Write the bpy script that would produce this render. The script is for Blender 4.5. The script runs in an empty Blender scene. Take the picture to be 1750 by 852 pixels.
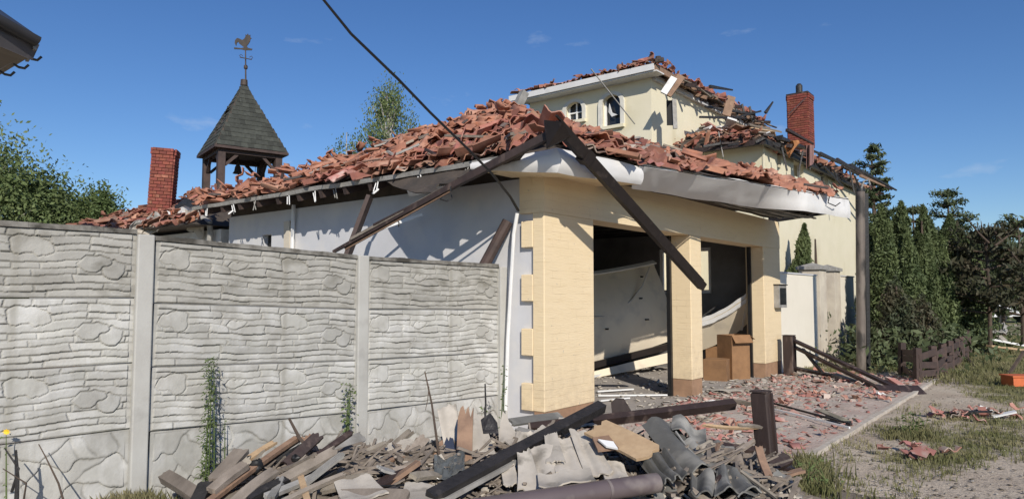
import bpy, math, random
import numpy as np
from mathutils import Vector, Matrix, Euler, noise
R = math.radians
sc = bpy.context.scene
C = sc.collection
rnd = random.Random(7)

# ------------------------------------------------------------------ camera, world, sun, exposure
F = 1197.0; TH = math.atan(79 / 1197)
cam = bpy.data.objects.new('camera', bpy.data.cameras.new('camera')); C.objects.link(cam)
cam.location = (0, 0, 1.5); cam.rotation_euler = (R(90) + TH, 0, 0)
cam.data.sensor_width = 36; cam.data.lens = 36 * F / 1750
cam.data.clip_start = .05; cam.data.clip_end = 3000
sc.camera = cam
SUN_EL = R(30); SUN_XY = Vector((.201, -.981)).normalized()      # horizontal direction towards the sun
w = bpy.data.worlds.new('World'); sc.world = w; w.use_nodes = True
nt = w.node_tree; nt.nodes.clear()
wo = nt.nodes.new('ShaderNodeOutputWorld'); bg = nt.nodes.new('ShaderNodeBackground')
sky = nt.nodes.new('ShaderNodeTexSky'); sky.sky_type = 'NISHITA'; sky.sun_disc = False
sky.sun_elevation = SUN_EL; sky.sun_rotation = math.atan2(SUN_XY.x, SUN_XY.y)
sky.altitude = 100; sky.air_density = 1.0; sky.dust_density = 0.1; sky.ozone_density = 5.0
bg.inputs['Strength'].default_value = .104
# a few thin wisps of cloud low in the sky
tc = nt.nodes.new('ShaderNodeTexCoord')
mp = nt.nodes.new('ShaderNodeMapping'); mp.inputs['Scale'].default_value = (3.0, 3.0, 9.0)
nz = nt.nodes.new('ShaderNodeTexNoise'); nz.inputs['Scale'].default_value = 2.2; nz.inputs['Detail'].default_value = 7; nz.inputs['Roughness'].default_value = .55
cr = nt.nodes.new('ShaderNodeValToRGB'); cr.color_ramp.elements[0].position = .635; cr.color_ramp.elements[1].position = .86
cr.color_ramp.elements[1].color = (.55, .55, .55, 1)
mx = nt.nodes.new('ShaderNodeMixRGB'); mx.inputs['Color2'].default_value = (6.2, 6.8, 7.6, 1)
nt.links.new(tc.outputs['Generated'], mp.inputs['Vector']); nt.links.new(mp.outputs['Vector'], nz.inputs['Vector'])
nt.links.new(nz.outputs['Fac'], cr.inputs['Fac']); nt.links.new(cr.outputs['Color'], mx.inputs['Fac'])
hsv = nt.nodes.new('ShaderNodeHueSaturation'); hsv.inputs['Saturation'].default_value = 1.14; hsv.inputs['Hue'].default_value = .508; nt.links.new(sky.outputs['Color'], hsv.inputs['Color']); nt.links.new(hsv.outputs['Color'], mx.inputs['Color1']); nt.links.new(mx.outputs['Color'], bg.inputs['Color'])
nt.links.new(bg.outputs['Background'], wo.inputs['Surface'])
sl = bpy.data.lights.new('sun', 'SUN'); sl.energy = 4.5; sl.angle = R(.5); sl.color = (1, .93, .83)
so = bpy.data.objects.new('sun', sl); C.objects.link(so)
sd = Vector((SUN_XY.x * math.cos(SUN_EL), SUN_XY.y * math.cos(SUN_EL), math.sin(SUN_EL)))
so.rotation_euler = sd.to_track_quat('Z', 'Y').to_euler(); so.location = (4, -8, 12)
sc.view_settings.view_transform = 'Standard'; sc.view_settings.look = 'None'
sc.view_settings.exposure = 0; sc.view_settings.gamma = 1

# ------------------------------------------------------------------ places
def ray(px, py):
    r = (px - 875) / F; u = (426 - py) / F
    return Vector((r, math.cos(TH) - u * math.sin(TH), math.sin(TH) + u * math.cos(TH)))
CAM = Vector((0, 0, 1.5))
def at(px, py, Y):                   # the point of the place seen at a picture position, Y metres ahead
    d = ray(px, py); return CAM + d * (Y / d.y)
def onZ(px, py, z=0.):
    d = ray(px, py); return CAM + d * ((z - 1.5) / d.z)
O = Vector((.375, 7.525, 0)); U = Vector((.625, .7806, 0)).normalized(); V = Vector((-U.y, U.x, 0))
def G(u, v, z=0.): return O + U * u + V * v + Vector((0, 0, z))          # the garage's own axes: u along its front, v into it
def onV(px, py, v):
    d = ray(px, py); return CAM + d * ((v - (CAM - O).dot(V)) / d.dot(V))
def onU(px, py, u):
    d = ray(px, py); return CAM + d * ((u - (CAM - O).dot(U)) / d.dot(U))
GA = math.atan2(U.y, U.x)
GM = Matrix.Rotation(GA, 3, 'Z')

# ------------------------------------------------------------------ materials
MATS = {}
def mat(name, c1, c2=None, rough=.8, scale=6., bump=.0, metal=0., detail=6, stretch=(1, 1, 1), rand=0., c3=None, s3=1.5, t3=(.5, .62), bscale=None, bdist=.02, spec=.5, hue=0., lo=.35, hi=.65):
    if name in MATS: return MATS[name]
    m = bpy.data.materials.new(name); m.use_nodes = True; N = m.node_tree; n = N.nodes; L = N.links.new
    b = n['Principled BSDF']; b.inputs['Roughness'].default_value = rough; b.inputs['Metallic'].default_value = metal
    b.inputs['Specular IOR Level'].default_value = spec
    t = n.new('ShaderNodeTexCoord'); mp = n.new('ShaderNodeMapping'); mp.inputs['Scale'].default_value = stretch
    L(t.outputs['Object'], mp.inputs['Vector'])
    oi = n.new('ShaderNodeObjectInfo')
    ad = n.new('ShaderNodeVectorMath'); ad.operation = 'ADD'; L(mp.outputs['Vector'], ad.inputs[0])
    ml = n.new('ShaderNodeVectorMath'); ml.operation = 'SCALE'; ml.inputs['Scale'].default_value = 37.
    cx = n.new('ShaderNodeCombineXYZ')
    for k in 'XYZ': L(oi.outputs['Random'], cx.inputs[k])
    L(cx.outputs['Vector'], ml.inputs[0]); L(ml.outputs['Vector'], ad.inputs[1])
    vec = ad.outputs['Vector']
    z = n.new('ShaderNodeTexNoise'); z.inputs['Scale'].default_value = scale; z.inputs['Detail'].default_value = detail; z.inputs['Roughness'].default_value = .6
    L(vec, z.inputs['Vector'])
    mr = n.new('ShaderNodeMapRange'); mr.inputs['From Min'].default_value = lo; mr.inputs['From Max'].default_value = hi
    L(z.outputs['Fac'], mr.inputs['Value'])
    mix = n.new('ShaderNodeMixRGB'); mix.inputs['Color1'].default_value = (*c1, 1); mix.inputs['Color2'].default_value = (*(c2 or [x * .75 for x in c1]), 1)
    L(mr.outputs['Result'], mix.inputs['Fac']); col = mix.outputs['Color']
    if c3:
        z3 = n.new('ShaderNodeTexNoise'); z3.inputs['Scale'].default_value = s3; z3.inputs['Detail'].default_value = 5; L(vec, z3.inputs['Vector'])
        m3 = n.new('ShaderNodeMapRange'); m3.inputs['From Min'].default_value, m3.inputs['From Max'].default_value = t3; L(z3.outputs['Fac'], m3.inputs['Value'])
        x3 = n.new('ShaderNodeMixRGB'); x3.inputs['Color2'].default_value = (*c3, 1); L(m3.outputs['Result'], x3.inputs['Fac']); L(col, x3.inputs['Color1']); col = x3.outputs['Color']
    if rand or hue:
        hs = n.new('ShaderNodeHueSaturation'); L(col, hs.inputs['Color'])
        r1 = n.new('ShaderNodeMapRange'); r1.inputs['To Min'].default_value = 1 - rand; r1.inputs['To Max'].default_value = 1 + rand; L(oi.outputs['Random'], r1.inputs['Value']); L(r1.outputs['Result'], hs.inputs['Value'])
        if hue:
            f1 = n.new('ShaderNodeMath'); f1.operation = 'FRACT'; f2 = n.new('ShaderNodeMath'); f2.operation = 'MULTIPLY'; f2.inputs[1].default_value = 7.31
            L(oi.outputs['Random'], f2.inputs[0]); L(f2.outputs[0], f1.inputs[0])
            r2 = n.new('ShaderNodeMapRange'); r2.inputs['To Min'].default_value = .5 - hue; r2.inputs['To Max'].default_value = .5 + hue; L(f1.outputs[0], r2.inputs['Value']); L(r2.outputs['Result'], hs.inputs['Hue'])
        col = hs.outputs['Color']
    L(col, b.inputs['Base Color'])
    if bump:
        zb = n.new('ShaderNodeTexNoise'); zb.inputs['Scale'].default_value = bscale or scale * 3; zb.inputs['Detail'].default_value = 8; L(vec, zb.inputs['Vector'])
        bp = n.new('ShaderNodeBump'); bp.inputs['Strength'].default_value = bump; bp.inputs['Distance'].default_value = bdist
        L(zb.outputs['Fac'], bp.inputs['Height']); L(bp.outputs['Normal'], b.inputs['Normal'])
    MATS[name] = m; m['bsdf'] = 1
    return m
def leaf_mat(name, c1, c2, rough=.6, scale=1.2, trans=.25):
    m = mat(name, c1, c2, rough, scale, spec=.25, rand=.12)
    n = m.node_tree.nodes; L = m.node_tree.links.new; b = n['Principled BSDF']; o = n['Material Output']
    tr = n.new('ShaderNodeBsdfTranslucent'); ms = n.new('ShaderNodeMixShader'); ms.inputs[0].default_value = trans
    L(b.inputs['Base Color'].links[0].from_socket, tr.inputs['Color']); L(b.outputs[0], ms.inputs[1]); L(tr.outputs[0], ms.inputs[2]); L(ms.outputs[0], o.inputs['Surface'])
    return m
M = dict(
    tile=mat('terracotta', (.36, .152, .098), (.24, .102, .072), .85, 5, .25, rand=.34, hue=.012, c3=(.40, .22, .16), s3=3, t3=(.52, .68), bscale=60, bdist=.004),
    tiledust=mat('dusty_terracotta', (.43, .205, .155), (.34, .17, .135), .9, 5, .25, rand=.35, hue=.015, c3=(.48, .40, .34), s3=4, t3=(.48, .62), bscale=60, bdist=.004),
    oldtile=mat('weathered_terracotta', (.20, .125, .095), (.13, .085, .068), .9, 6, .3, rand=.3, c3=(.30, .24, .19), s3=4, t3=(.5, .66), bscale=60, bdist=.004),
    deck=mat('roof_felt', (.05, .042, .036), (.09, .07, .055), .9, 4, .3),
    yellow=mat('yellow_render', (.77, .625, .41), (.745, .60, .385), .85, 2.2, .45, stretch=(1, 1, 7), c3=(.66, .48, .26), s3=7, t3=(.66, .80), bscale=11, bdist=.008),
    base=mat('brown_plinth_render', (.36, .22, .135), (.28, .17, .105), .9, 7, .3, bdist=.006),
    white=mat('white_render', (.585, .59, .61), (.53, .535, .555), .85, 2.5, .15, c3=(.62, .61, .60), bdist=.005),
    cream=mat('cream_render', (.76, .70, .53), (.72, .665, .49), .85, 1.5, .15, c3=(.60, .54, .36), s3=.8, t3=(.58, .75), bdist=.01),
    conc=mat('fence_concrete', (.43, .425, .39), (.36, .35, .32), .92, 3.5, .5, c3=(.50, .495, .47), s3=5, t3=(.46, .66), bscale=60, bdist=.004, rand=.08),
    mould=mat('mouldy_concrete', (.40, .39, .355), (.32, .31, .28), .92, 4, .5, c3=(.20, .19, .16), s3=6, t3=(.50, .78), bscale=60, bdist=.004, stretch=(1, 1, 1.6)),
    cope=mat('black_lichen', (.24, .23, .205), (.11, .10, .085), .95, 9, .5, bdist=.004, c3=(.05, .046, .038), s3=5, t3=(.46, .60)),
    post=mat('post_concrete', (.46, .455, .425), (.41, .40, .37), .9, 4, .35, c3=(.30, .29, .27), s3=3, t3=(.58, .75), bscale=80, bdist=.003),
    sheet=mat('white_sheet_metal', (.72, .71, .69), (.64, .63, .61), .55, 2, .25, c3=(.50, .49, .47), s3=2.5, t3=(.60, .72), bscale=3, bdist=.02),
    grey=mat('weathered_trim', (.34, .33, .31), (.22, .21, .19), .8, 6, .3, rand=.15),
    brown=mat('brown_painted_steel', (.024, .018, .016), (.016, .012, .011), .55, 5, .1, spec=.3, c3=(.055, .042, .036), s3=5, t3=(.60, .72)),
    brownwood=mat('dark_brown_wood', (.045, .028, .024), (.028, .018, .016), .6, 7, .3, stretch=(1, 1, .3), c3=(.12, .085, .07), s3=9, t3=(.58, .72)),
    char=mat('charred_beam', (.030, .027, .027), (.016, .015, .015), .55, 9, .5, c3=(.07, .062, .058), s3=7, t3=(.60, .75)),
    oldwood=mat('grey_old_wood', (.31, .265, .215), (.19, .16, .125), .85, 8, .5, stretch=(1, .25, 1), rand=.35, hue=.01),
    paleboard=mat('pale_chipboard', (.52, .37, .22), (.44, .30, .175), .8, 12, .2, rand=.1),
    redboard=mat('reddish_board', (.30, .19, .125), (.20, .125, .085), .85, 8, .3),
    asb=mat('asbestos_cement', (.50, .455, .39), (.38, .345, .295), .92, 5, .5, rand=.14, c3=(.20, .18, .15), s3=6, t3=(.56, .70), bdist=.006),
    darksheet=mat('dark_corrugated_sheet', (.17, .168, .155), (.11, .108, .10), .7, 4, .3, rand=.2, c3=(.30, .29, .26), s3=3.5, t3=(.52, .68)),
    plumpipe=mat('plum_brown_gutter', (.125, .098, .100), (.10, .078, .08), .45, 4, .05, c3=(.19, .16, .15), s3=4, t3=(.58, .70)),
    black=mat('black_rubber', (.016, .016, .017), (.010, .010, .010), .5, 8, .2),
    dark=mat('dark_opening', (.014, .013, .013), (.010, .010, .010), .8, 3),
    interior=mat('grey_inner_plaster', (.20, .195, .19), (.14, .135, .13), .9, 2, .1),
    glass=mat('dark_glass', (.03, .035, .04), (.02, .022, .026), .08, 2),
    plastic=mat('white_window_plastic', (.78, .78, .77), (.70, .70, .69), .4, 5),
    door=mat('garage_door_skin', (.78, .69, .53), (.72, .63, .49), .5, 1.6, .1, c3=(.52, .46, .38), s3=2.5, t3=(.55, .8)),
    card=mat('brown_cardboard', (.31, .17, .08), (.23, .125, .06), .85, 6, .1, rand=.25),
    brick=mat('red_brick', (.245, .064, .042), (.175, .050, .035), .85, 9, .4, rand=.22, hue=.008, bdist=.004, c3=(.34, .14, .09), s3=6, t3=(.60, .75)),
    mortar=mat('mortar', (.22, .12, .09), (.15, .085, .065), .95, 9, .3),
    shingle=mat('bitumen_shingle', (.056, .060, .050), (.038, .041, .035), .95, 10, .5, rand=.28, bscale=90, bdist=.004),
    towerwood=mat('tower_timber', (.075, .048, .040), (.045, .030, .026), .7, 6, .2),
    rust=mat('rusty_iron', (.07, .048, .038), (.04, .03, .025), .7, 12),
    soil=mat('garage_floor', (.40, .365, .33), (.31, .28, .25), .95, 3, .4),
    weed=leaf_mat('weed_leaf', (.10, .15, .045), (.17, .22, .085)),
    grass=leaf_mat('grass_blade', (.15, .16, .06), (.30, .27, .15), scale=1.6, trans=.3),
    birch=leaf_mat('birch_leaf', (.10, .15, .05), (.19, .23, .095), scale=.7),
    thuja=leaf_mat('thuja_spray', (.070, .098, .040), (.145, .180, .075), scale=1.6, trans=.15),
    pine=leaf_mat('pine_needle', (.055, .078, .036), (.115, .138, .066), scale=.9, trans=.1),
    deadleaf=leaf_mat('scorched_needle', (.085, .068, .042), (.050, .064, .034), scale=1.4, trans=.1),
    bark=mat('bark', (.105, .075, .055), (.06, .045, .035), .95, 8, .6, stretch=(1, 1, .3)),
    birchbark=mat('birch_bark', (.52, .50, .46), (.20, .18, .16), .85, 6, .3, stretch=(1, 1, 2)),
    rope=mat('grey_rope', (.60, .56, .50), (.5, .46, .40), .8, 20),
    yel=mat('yellow_petal', (.80, .55, .03), (.8, .5, .02), .6), orange=mat('orange_plastic', (.65, .16, .05), (.5, .13, .05), .5),
    carwhite=mat('white_car_paint', (.75, .76, .78), (.72, .73, .75), .3), tyre=mat('tyre', (.02, .02, .02)),
    eave=mat('neighbour_soffit', (.17, .135, .105), (.13, .105, .085), .7, 3, .1), eavedark=mat('neighbour_gutter', (.045, .043, .045), (.035, .034, .035), .45, 3),
    bluecloth=mat('navy_cloth', (.035, .045, .085), (.02, .03, .06), .8),
)

def wear_yellow(m):
    n = m.node_tree.nodes; L = m.node_tree.links.new; b = n['Principled BSDF']; col = b.inputs['Base Color'].links[0].from_socket; nrm = b.inputs['Normal'].links[0].from_socket
    g = n.new('ShaderNodeNewGeometry'); sp = n.new('ShaderNodeSeparateXYZ'); L(g.outputs['Position'], sp.inputs[0])
    d = n.new('ShaderNodeVectorMath'); d.operation = 'DOT_PRODUCT'; d.inputs[1].default_value = (U.x + V.x, U.y + V.y, 0); L(g.outputs['Position'], d.inputs[0])
    cx = n.new('ShaderNodeCombineXYZ'); L(d.outputs['Value'], cx.inputs['X']); L(sp.outputs['Z'], cx.inputs['Y'])
    nz = n.new('ShaderNodeTexNoise'); nz.inputs['Scale'].default_value = 4; nz.inputs['Detail'].default_value = 6; L(cx.outputs[0], nz.inputs['Vector'])
    ad = n.new('ShaderNodeVectorMath'); ad.operation = 'MULTIPLY_ADD'; L(nz.outputs['Color'], ad.inputs[0]); ad.inputs[1].default_value = (.05, .03, 0); L(cx.outputs[0], ad.inputs[2])
    br = n.new('ShaderNodeTexBrick'); br.inputs['Scale'].default_value = 1; br.inputs['Brick Width'].default_value = .30; br.inputs['Row Height'].default_value = .085; br.inputs['Mortar Size'].default_value = .004; br.inputs['Mortar Smooth'].default_value = .6; L(ad.outputs[0], br.inputs['Vector'])
    z2 = n.new('ShaderNodeTexNoise'); z2.inputs['Scale'].default_value = 3.5; z2.inputs['Detail'].default_value = 4; L(g.outputs['Position'], z2.inputs['Vector'])
    r2 = n.new('ShaderNodeMapRange'); r2.inputs['From Min'].default_value = .42; r2.inputs['From Max'].default_value = .62; L(z2.outputs['Fac'], r2.inputs['Value'])
    mu = n.new('ShaderNodeMath'); mu.operation = 'MULTIPLY'; L(br.outputs['Fac'], mu.inputs[0]); L(r2.outputs['Result'], mu.inputs[1])
    bp = n.new('ShaderNodeBump'); bp.invert = True; bp.inputs['Strength'].default_value = .45; bp.inputs['Distance'].default_value = .006; L(mu.outputs[0], bp.inputs['Height']); L(nrm, bp.inputs['Normal']); L(bp.outputs['Normal'], b.inputs['Normal'])
    x = n.new('ShaderNodeMixRGB'); x.inputs['Color2'].default_value = (.52, .38, .22, 1); m3 = n.new('ShaderNodeMath'); m3.operation = 'MULTIPLY'; m3.inputs[1].default_value = .30; L(mu.outputs[0], m3.inputs[0]); L(m3.outputs[0], x.inputs['Fac']); L(col, x.inputs['Color1'])
    # splashed dirt near the foot, soot stains and chips
    zr = n.new('ShaderNodeMapRange'); zr.inputs['From Min'].default_value = 1.0; zr.inputs['From Max'].default_value = .25; L(sp.outputs['Z'], zr.inputs['Value'])
    z3 = n.new('ShaderNodeTexNoise'); z3.inputs['Scale'].default_value = 7; z3.inputs['Detail'].default_value = 9; z3.inputs['Roughness'].default_value = .7; L(g.outputs['Position'], z3.inputs['Vector'])
    r3 = n.new('ShaderNodeMapRange'); r3.inputs['From Min'].default_value = .40; r3.inputs['From Max'].default_value = .66; L(z3.outputs['Fac'], r3.inputs['Value'])
    m4 = n.new('ShaderNodeMath'); m4.operation = 'MULTIPLY'; L(zr.outputs['Result'], m4.inputs[0]); L(r3.outputs['Result'], m4.inputs[1]); m5 = n.new('ShaderNodeMath'); m5.operation = 'MULTIPLY'; m5.inputs[1].default_value = .5; L(m4.outputs[0], m5.inputs[0])
    y = n.new('ShaderNodeMixRGB'); y.inputs['Color2'].default_value = (.42, .33, .22, 1); L(m5.outputs[0], y.inputs['Fac']); L(x.outputs['Color'], y.inputs['Color1'])
    vo = n.new('ShaderNodeTexNoise'); vo.inputs['Scale'].default_value = 19; vo.inputs['Detail'].default_value = 2; L(g.outputs['Position'], vo.inputs['Vector'])
    r4 = n.new('ShaderNodeMapRange'); r4.inputs['From Min'].default_value = .72; r4.inputs['From Max'].default_value = .75; r4.inputs['To Max'].default_value = .55; L(vo.outputs['Fac'], r4.inputs['Value'])
    w_ = n.new('ShaderNodeMixRGB'); w_.inputs['Color2'].default_value = (.40, .36, .30, 1); L(r4.outputs['Result'], w_.inputs['Fac']); L(y.outputs['Color'], w_.inputs['Color1']); L(w_.outputs['Color'], b.inputs['Base Color'])
wear_yellow(M['yellow'])

# ------------------------------------------------------------------ mesh helpers
class MB:
    def __init__(s): s.v = []; s.f = []
    def add(s, v, f):
        n = len(s.v); s.v += [tuple(x) for x in v]; s.f += [tuple(i + n for i in q) for q in f]; return s
    def hexa(s, p):          # 8 corners: bottom 4 then top 4
        return s.add(p, [(3, 2, 1, 0), (4, 5, 6, 7), (0, 1, 5, 4), (1, 2, 6, 5), (2, 3, 7, 6), (3, 0, 4, 7)])
    def box(s, lo, hi, fn=None):
        (a, b, c), (d, e, g) = lo, hi
        p = [(a, b, c), (d, b, c), (d, e, c), (a, e, c), (a, b, g), (d, b, g), (d, e, g), (a, e, g)]
        return s.hexa([fn(*q) if fn else q for q in p])
    def gbox(s, lo, hi): return s.box(lo, hi, G)
    def beam(s, p, q, wd, th, up=(0, 0, 1), taper=1.):
        p = Vector(p); q = Vector(q); d = (q - p).normalized(); up = Vector(up)
        if abs(d.dot(up)) > .97: up = Vector((0, 1, 0))
        a = d.cross(up).normalized(); b = a.cross(d)
        c = []
        for e, k in ((p, 1), (q, taper)):
            c += [e - a * wd * k / 2 - b * th * k / 2, e + a * wd * k / 2 - b * th * k / 2, e + a * wd * k / 2 + b * th * k / 2, e - a * wd * k / 2 + b * th * k / 2]
        return s.hexa(c)
    def tube(s, pts, r, n=8, cap=True):
        pts = [Vector(p) for p in pts]; rs = r if isinstance(r, (list, tuple)) else [r] * len(pts)
        vs = []; fs = []; a = None
        for i, p in enumerate(pts):
            d = (pts[min(i + 1, len(pts) - 1)] - pts[max(i - 1, 0)]).normalized()
            if a is None: a = d.orthogonal().normalized()
            a = (a - d * a.dot(d)).normalized(); b = d.cross(a)
            vs += [p + (a * math.cos(2 * math.pi * k / n) + b * math.sin(2 * math.pi * k / n)) * rs[i] for k in range(n)]
        for i in range(len(pts) - 1):
            for k in range(n): fs.append((i * n + k, i * n + (k + 1) % n, (i + 1) * n + (k + 1) % n, (i + 1) * n + k))
        if cap: fs += [tuple(range(n))[::-1], tuple((len(pts) - 1) * n + k for k in range(n))]
        return s.add(vs, fs)
    def slab(s, pts, nrm, th):       # an outline pushed along nrm
        nrm = Vector(nrm).normalized() * th; n = len(pts); v = [Vector(p) for p in pts]; v += [p + nrm for p in v]
        return s.add(v, [tuple(range(n))[::-1], tuple(range(n, 2 * n))] + [(i, (i + 1) % n, n + (i + 1) % n, n + i) for i in range(n)])
    def grid(s, fn, nu, nv, th=0., nrm=None):       # a sheet with thickness
        P = [[Vector(fn(i / nu, j / nv)) for j in range(nv + 1)] for i in range(nu + 1)]
        vs = [p for r in P for p in r]; m = nv + 1
        fs = [(i * m + j, (i + 1) * m + j, (i + 1) * m + j + 1, i * m + j + 1) for i in range(nu) for j in range(nv)]
        if th:
            k = len(vs); out = []
            for i in range(nu + 1):
                for j in range(nv + 1):
                    du = P[min(i + 1, nu)][j] - P[max(i - 1, 0)][j]; dv = P[i][min(j + 1, nv)] - P[i][max(j - 1, 0)]
                    nn = du.cross(dv); nn = nn.normalized() if nn.length > 1e-9 else Vector((0, 0, 1)); out.append(P[i][j] - nn * th)
            vs += out; fs += [tuple(x + k for x in f[::-1]) for f in fs[:]]
            e = [i * m for i in range(nu + 1)]; e2 = [i * m + nv for i in range(nu + 1)]
            for a, b in zip(e, e[1:]): fs.append((a, a + k, b + k, b))
            for a, b in zip(e2, e2[1:]): fs.append((b, b + k, a + k, a))
            for j in range(nv): fs.append((j + 1, j + 1 + k, j + k, j)); q = nu * m + j; fs.append((q, q + k, q + 1 + k, q + 1))
        return s.add(vs, fs)
    def mesh(s, name, m, smooth=False):
        me = bpy.data.meshes.new(name); me.from_pydata(s.v, [], s.f); me.update(); me.materials.append(m)
        if smooth:
            me.polygons.foreach_set('use_smooth', [True] * len(me.polygons)); 
            try: me.set_sharp_from_angle(angle=R(40))
            except Exception: pass
        return me
    def build(s, name, m, parent=None, smooth=False, kind=None):
        # re-centre the mesh on its own middle so that every object has a sensible origin
        a = np.array(s.v, float); c = Vector(((a.min(0) + a.max(0)) / 2).tolist()) if len(a) else Vector()
        base = parent.matrix_world.translation if parent else Vector()
        cc = c.copy()
        s.v = [tuple(Vector(p) - cc) for p in s.v]
        o = bpy.data.objects.new(name, s.mesh(name, m, smooth)); C.objects.link(o)
        put(o, parent, Matrix.Translation(cc))
        if kind: o['kind'] = kind
        return o
WM = {}
def put(o, parent, world):           # world matrix without waiting for a depsgraph update
    WM[o.name] = world
    if parent:
        o.parent = parent; o.matrix_basis = WM[parent.name].inverted() @ world
    else: o.matrix_basis = world
def raw(name, vs, fs, m, parent=None, loc=(0, 0, 0), smooth=False, kind=None):
    me = bpy.data.meshes.new(name); vs = np.asarray(vs, dtype=np.float32); fs = np.asarray(fs, dtype=np.int32)
    me.vertices.add(len(vs)); me.vertices.foreach_set('co', vs.ravel()); k = fs.shape[1]
    me.loops.add(fs.size); me.loops.foreach_set('vertex_index', fs.ravel()); me.polygons.add(len(fs))
    me.polygons.foreach_set('loop_start', np.arange(0, fs.size, k, dtype=np.int32)); me.polygons.foreach_set('loop_total', np.full(len(fs), k, dtype=np.int32))
    if smooth: me.polygons.foreach_set('use_smooth', np.ones(len(fs), dtype=bool))
    me.update(); me.validate(); me.materials.append(m)
    o = bpy.data.objects.new(name, me); C.objects.link(o); put(o, parent, Matrix.Translation(loc))
    if kind: o['kind'] = kind
    return o
def inst(name, me, parent, world):
    o = bpy.data.objects.new(name, me); C.objects.link(o); put(o, parent, world); return o
LABELS = {}
def tag(o, label, cat, group=None):
    n = len(label.split()); assert 4 <= n <= 16, label
    if not group: assert label not in LABELS, label
    assert LABELS.get(label, group) == group, label
    LABELS[label] = group
    o['label'] = label; o['category'] = cat
    if group: o['group'] = group
    return o
def thing(name, loc, label, cat, group=None):
    o = bpy.data.objects.new(name, None); C.objects.link(o); o.empty_display_size = .2
    put(o, None, Matrix.Translation(loc)); return tag(o, label, cat, group)
def vn(p, s=1.): return noise.noise(Vector(p) * s)

# ------------------------------------------------------------------ ground
def grassy(x, y):                    # where turf covers the sandy verge
    p = Vector((x, y, 0)); q = p - O; u = q.dot(U); v = q.dot(V)
    n = noise.fractal(Vector((x * .35, y * .35, 3)), 1, 2, 5) * .9 + noise.noise(Vector((x * 1.3, y * 1.3, 7))) * .45
    g = n
    if v > -2.5 and u > -.6 and u < 8.6: return -1
    if v < -2.5:                                     # sandy strip by the kerb, turf farther out, worn track beyond
        g += -.68 + .42 * min(1, max(0, (-2.9 - v) / .8))
        g += .75 * math.exp(-((v + 3.4) / .8) ** 2) * (.3 if u < 4 else .9)
        g += .75 * min(1, max(0, (u - 8.0) / 2.5))
    else: g += .1
    if u > 8.6: g += .25
    if x < -.5 and y < 9: g = n + .05
    return g
def ground_z(x, y):
    return .014 * noise.noise(Vector((x * 1.6, y * 1.6, 1))) + .010 * noise.noise(Vector((x * 6, y * 6, 2))) * math.exp(-max(0, y - 6) / 9) - .012
def make_ground():
    xs = np.concatenate([np.linspace(-3000, -40, 12), np.linspace(-30, -6, 22), np.arange(-5.5, 13, .10), np.linspace(13.4, 45, 50), np.linspace(60, 3000, 12)])
    ys = np.concatenate([np.linspace(-400, -6, 8), np.linspace(-5, 3.4, 14), np.arange(3.5, 20, .10), np.linspace(20.5, 70, 60), np.linspace(90, 3000, 14)])
    vs = []; g = []
    for y in ys:
        for x in xs:
            far = abs(x) > 40 or y > 60
            q = Vector((x, y, 0)) - O; u = q.dot(U); v = q.dot(V)
            z = ground_z(x, y) if not far else -.012
            if -2.42 < v < 6 and -.1 < u < 8.6: z = -.06
            vs.append((x, y, z)); g.append(.6 if far else grassy(x, y))
    nx = len(xs); idx = np.arange(len(vs)).reshape(len(ys), nx)
    fs = np.stack([idx[:-1, :-1], idx[:-1, 1:], idx[1:, 1:], idx[1:, :-1]], -1).reshape(-1, 4)
    m = bpy.data.materials.new('sandy_verge'); m.use_nodes = True; N = m.node_tree; n = N.nodes; L = N.links.new; b = n['Principled BSDF']
    b.inputs['Roughness'].default_value = .95; b.inputs['Specular IOR Level'].default_value = .2
    t = n.new('ShaderNodeTexCoord'); a = n.new('ShaderNodeAttribute'); a.attribute_name = 'turf'
    def nzz(s, d=7):
        z = n.new('ShaderNodeTexNoise'); z.inputs['Scale'].default_value = s; z.inputs['Detail'].default_value = d; z.inputs['Roughness'].default_value = .65; L(t.outputs['Object'], z.inputs['Vector']); return z
    def mixc(f, c1, c2):
        x = n.new('ShaderNodeMixRGB'); L(f, x.inputs['Fac'])
        for k, c in (('Color1', c1), ('Color2', c2)):
            if isinstance(c, tuple): x.inputs[k].default_value = (*c, 1)
            else: L(c, x.inputs[k])
        return x.outputs['Color']
    def rng(v, lo, hi):
        x = n.new('ShaderNodeMapRange'); x.inputs['From Min'].default_value = lo; x.inputs['From Max'].default_value = hi; L(v, x.inputs['Value']); return x.outputs['Result']
    sand = mixc(rng(nzz(1.1).outputs['Fac'], .35, .65), (.46, .38, .295), (.56, .485, .385))
    sand = mixc(rng(nzz(26, 3).outputs['Fac'], .55, .72), sand, (.20, .165, .13))
    turf = mixc(rng(nzz(5).outputs['Fac'], .35, .65), (.115, .125, .05), (.21, .19, .095))
    s1 = n.new('ShaderNodeMath'); s1.operation = 'ADD'; L(a.outputs['Fac'], s1.inputs[0])
    s2 = n.new('ShaderNodeMath'); s2.operation = 'MULTIPLY'; s2.inputs[1].default_value = 1.2; L(nzz(9).outputs['Fac'], s2.inputs[0]); L(s2.outputs[0], s1.inputs[1])
    col = mixc(rng(s1.outputs[0], .58, .95), sand, turf); L(col, b.inputs['Base Color'])
    bp = n.new('ShaderNodeBump'); bp.inputs['Strength'].default_value = .7; bp.inputs['Distance'].default_value = .03; L(nzz(30, 6).outputs['Fac'], bp.inputs['Height']); L(bp.outputs['Normal'], b.inputs['Normal'])
    o = raw('ground', vs, fs, m, smooth=True, kind='structure')
    at_ = o.data.attributes.new('turf', 'FLOAT', 'POINT'); at_.data.foreach_set('value', np.array(g, dtype=np.float32))
make_ground()
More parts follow.
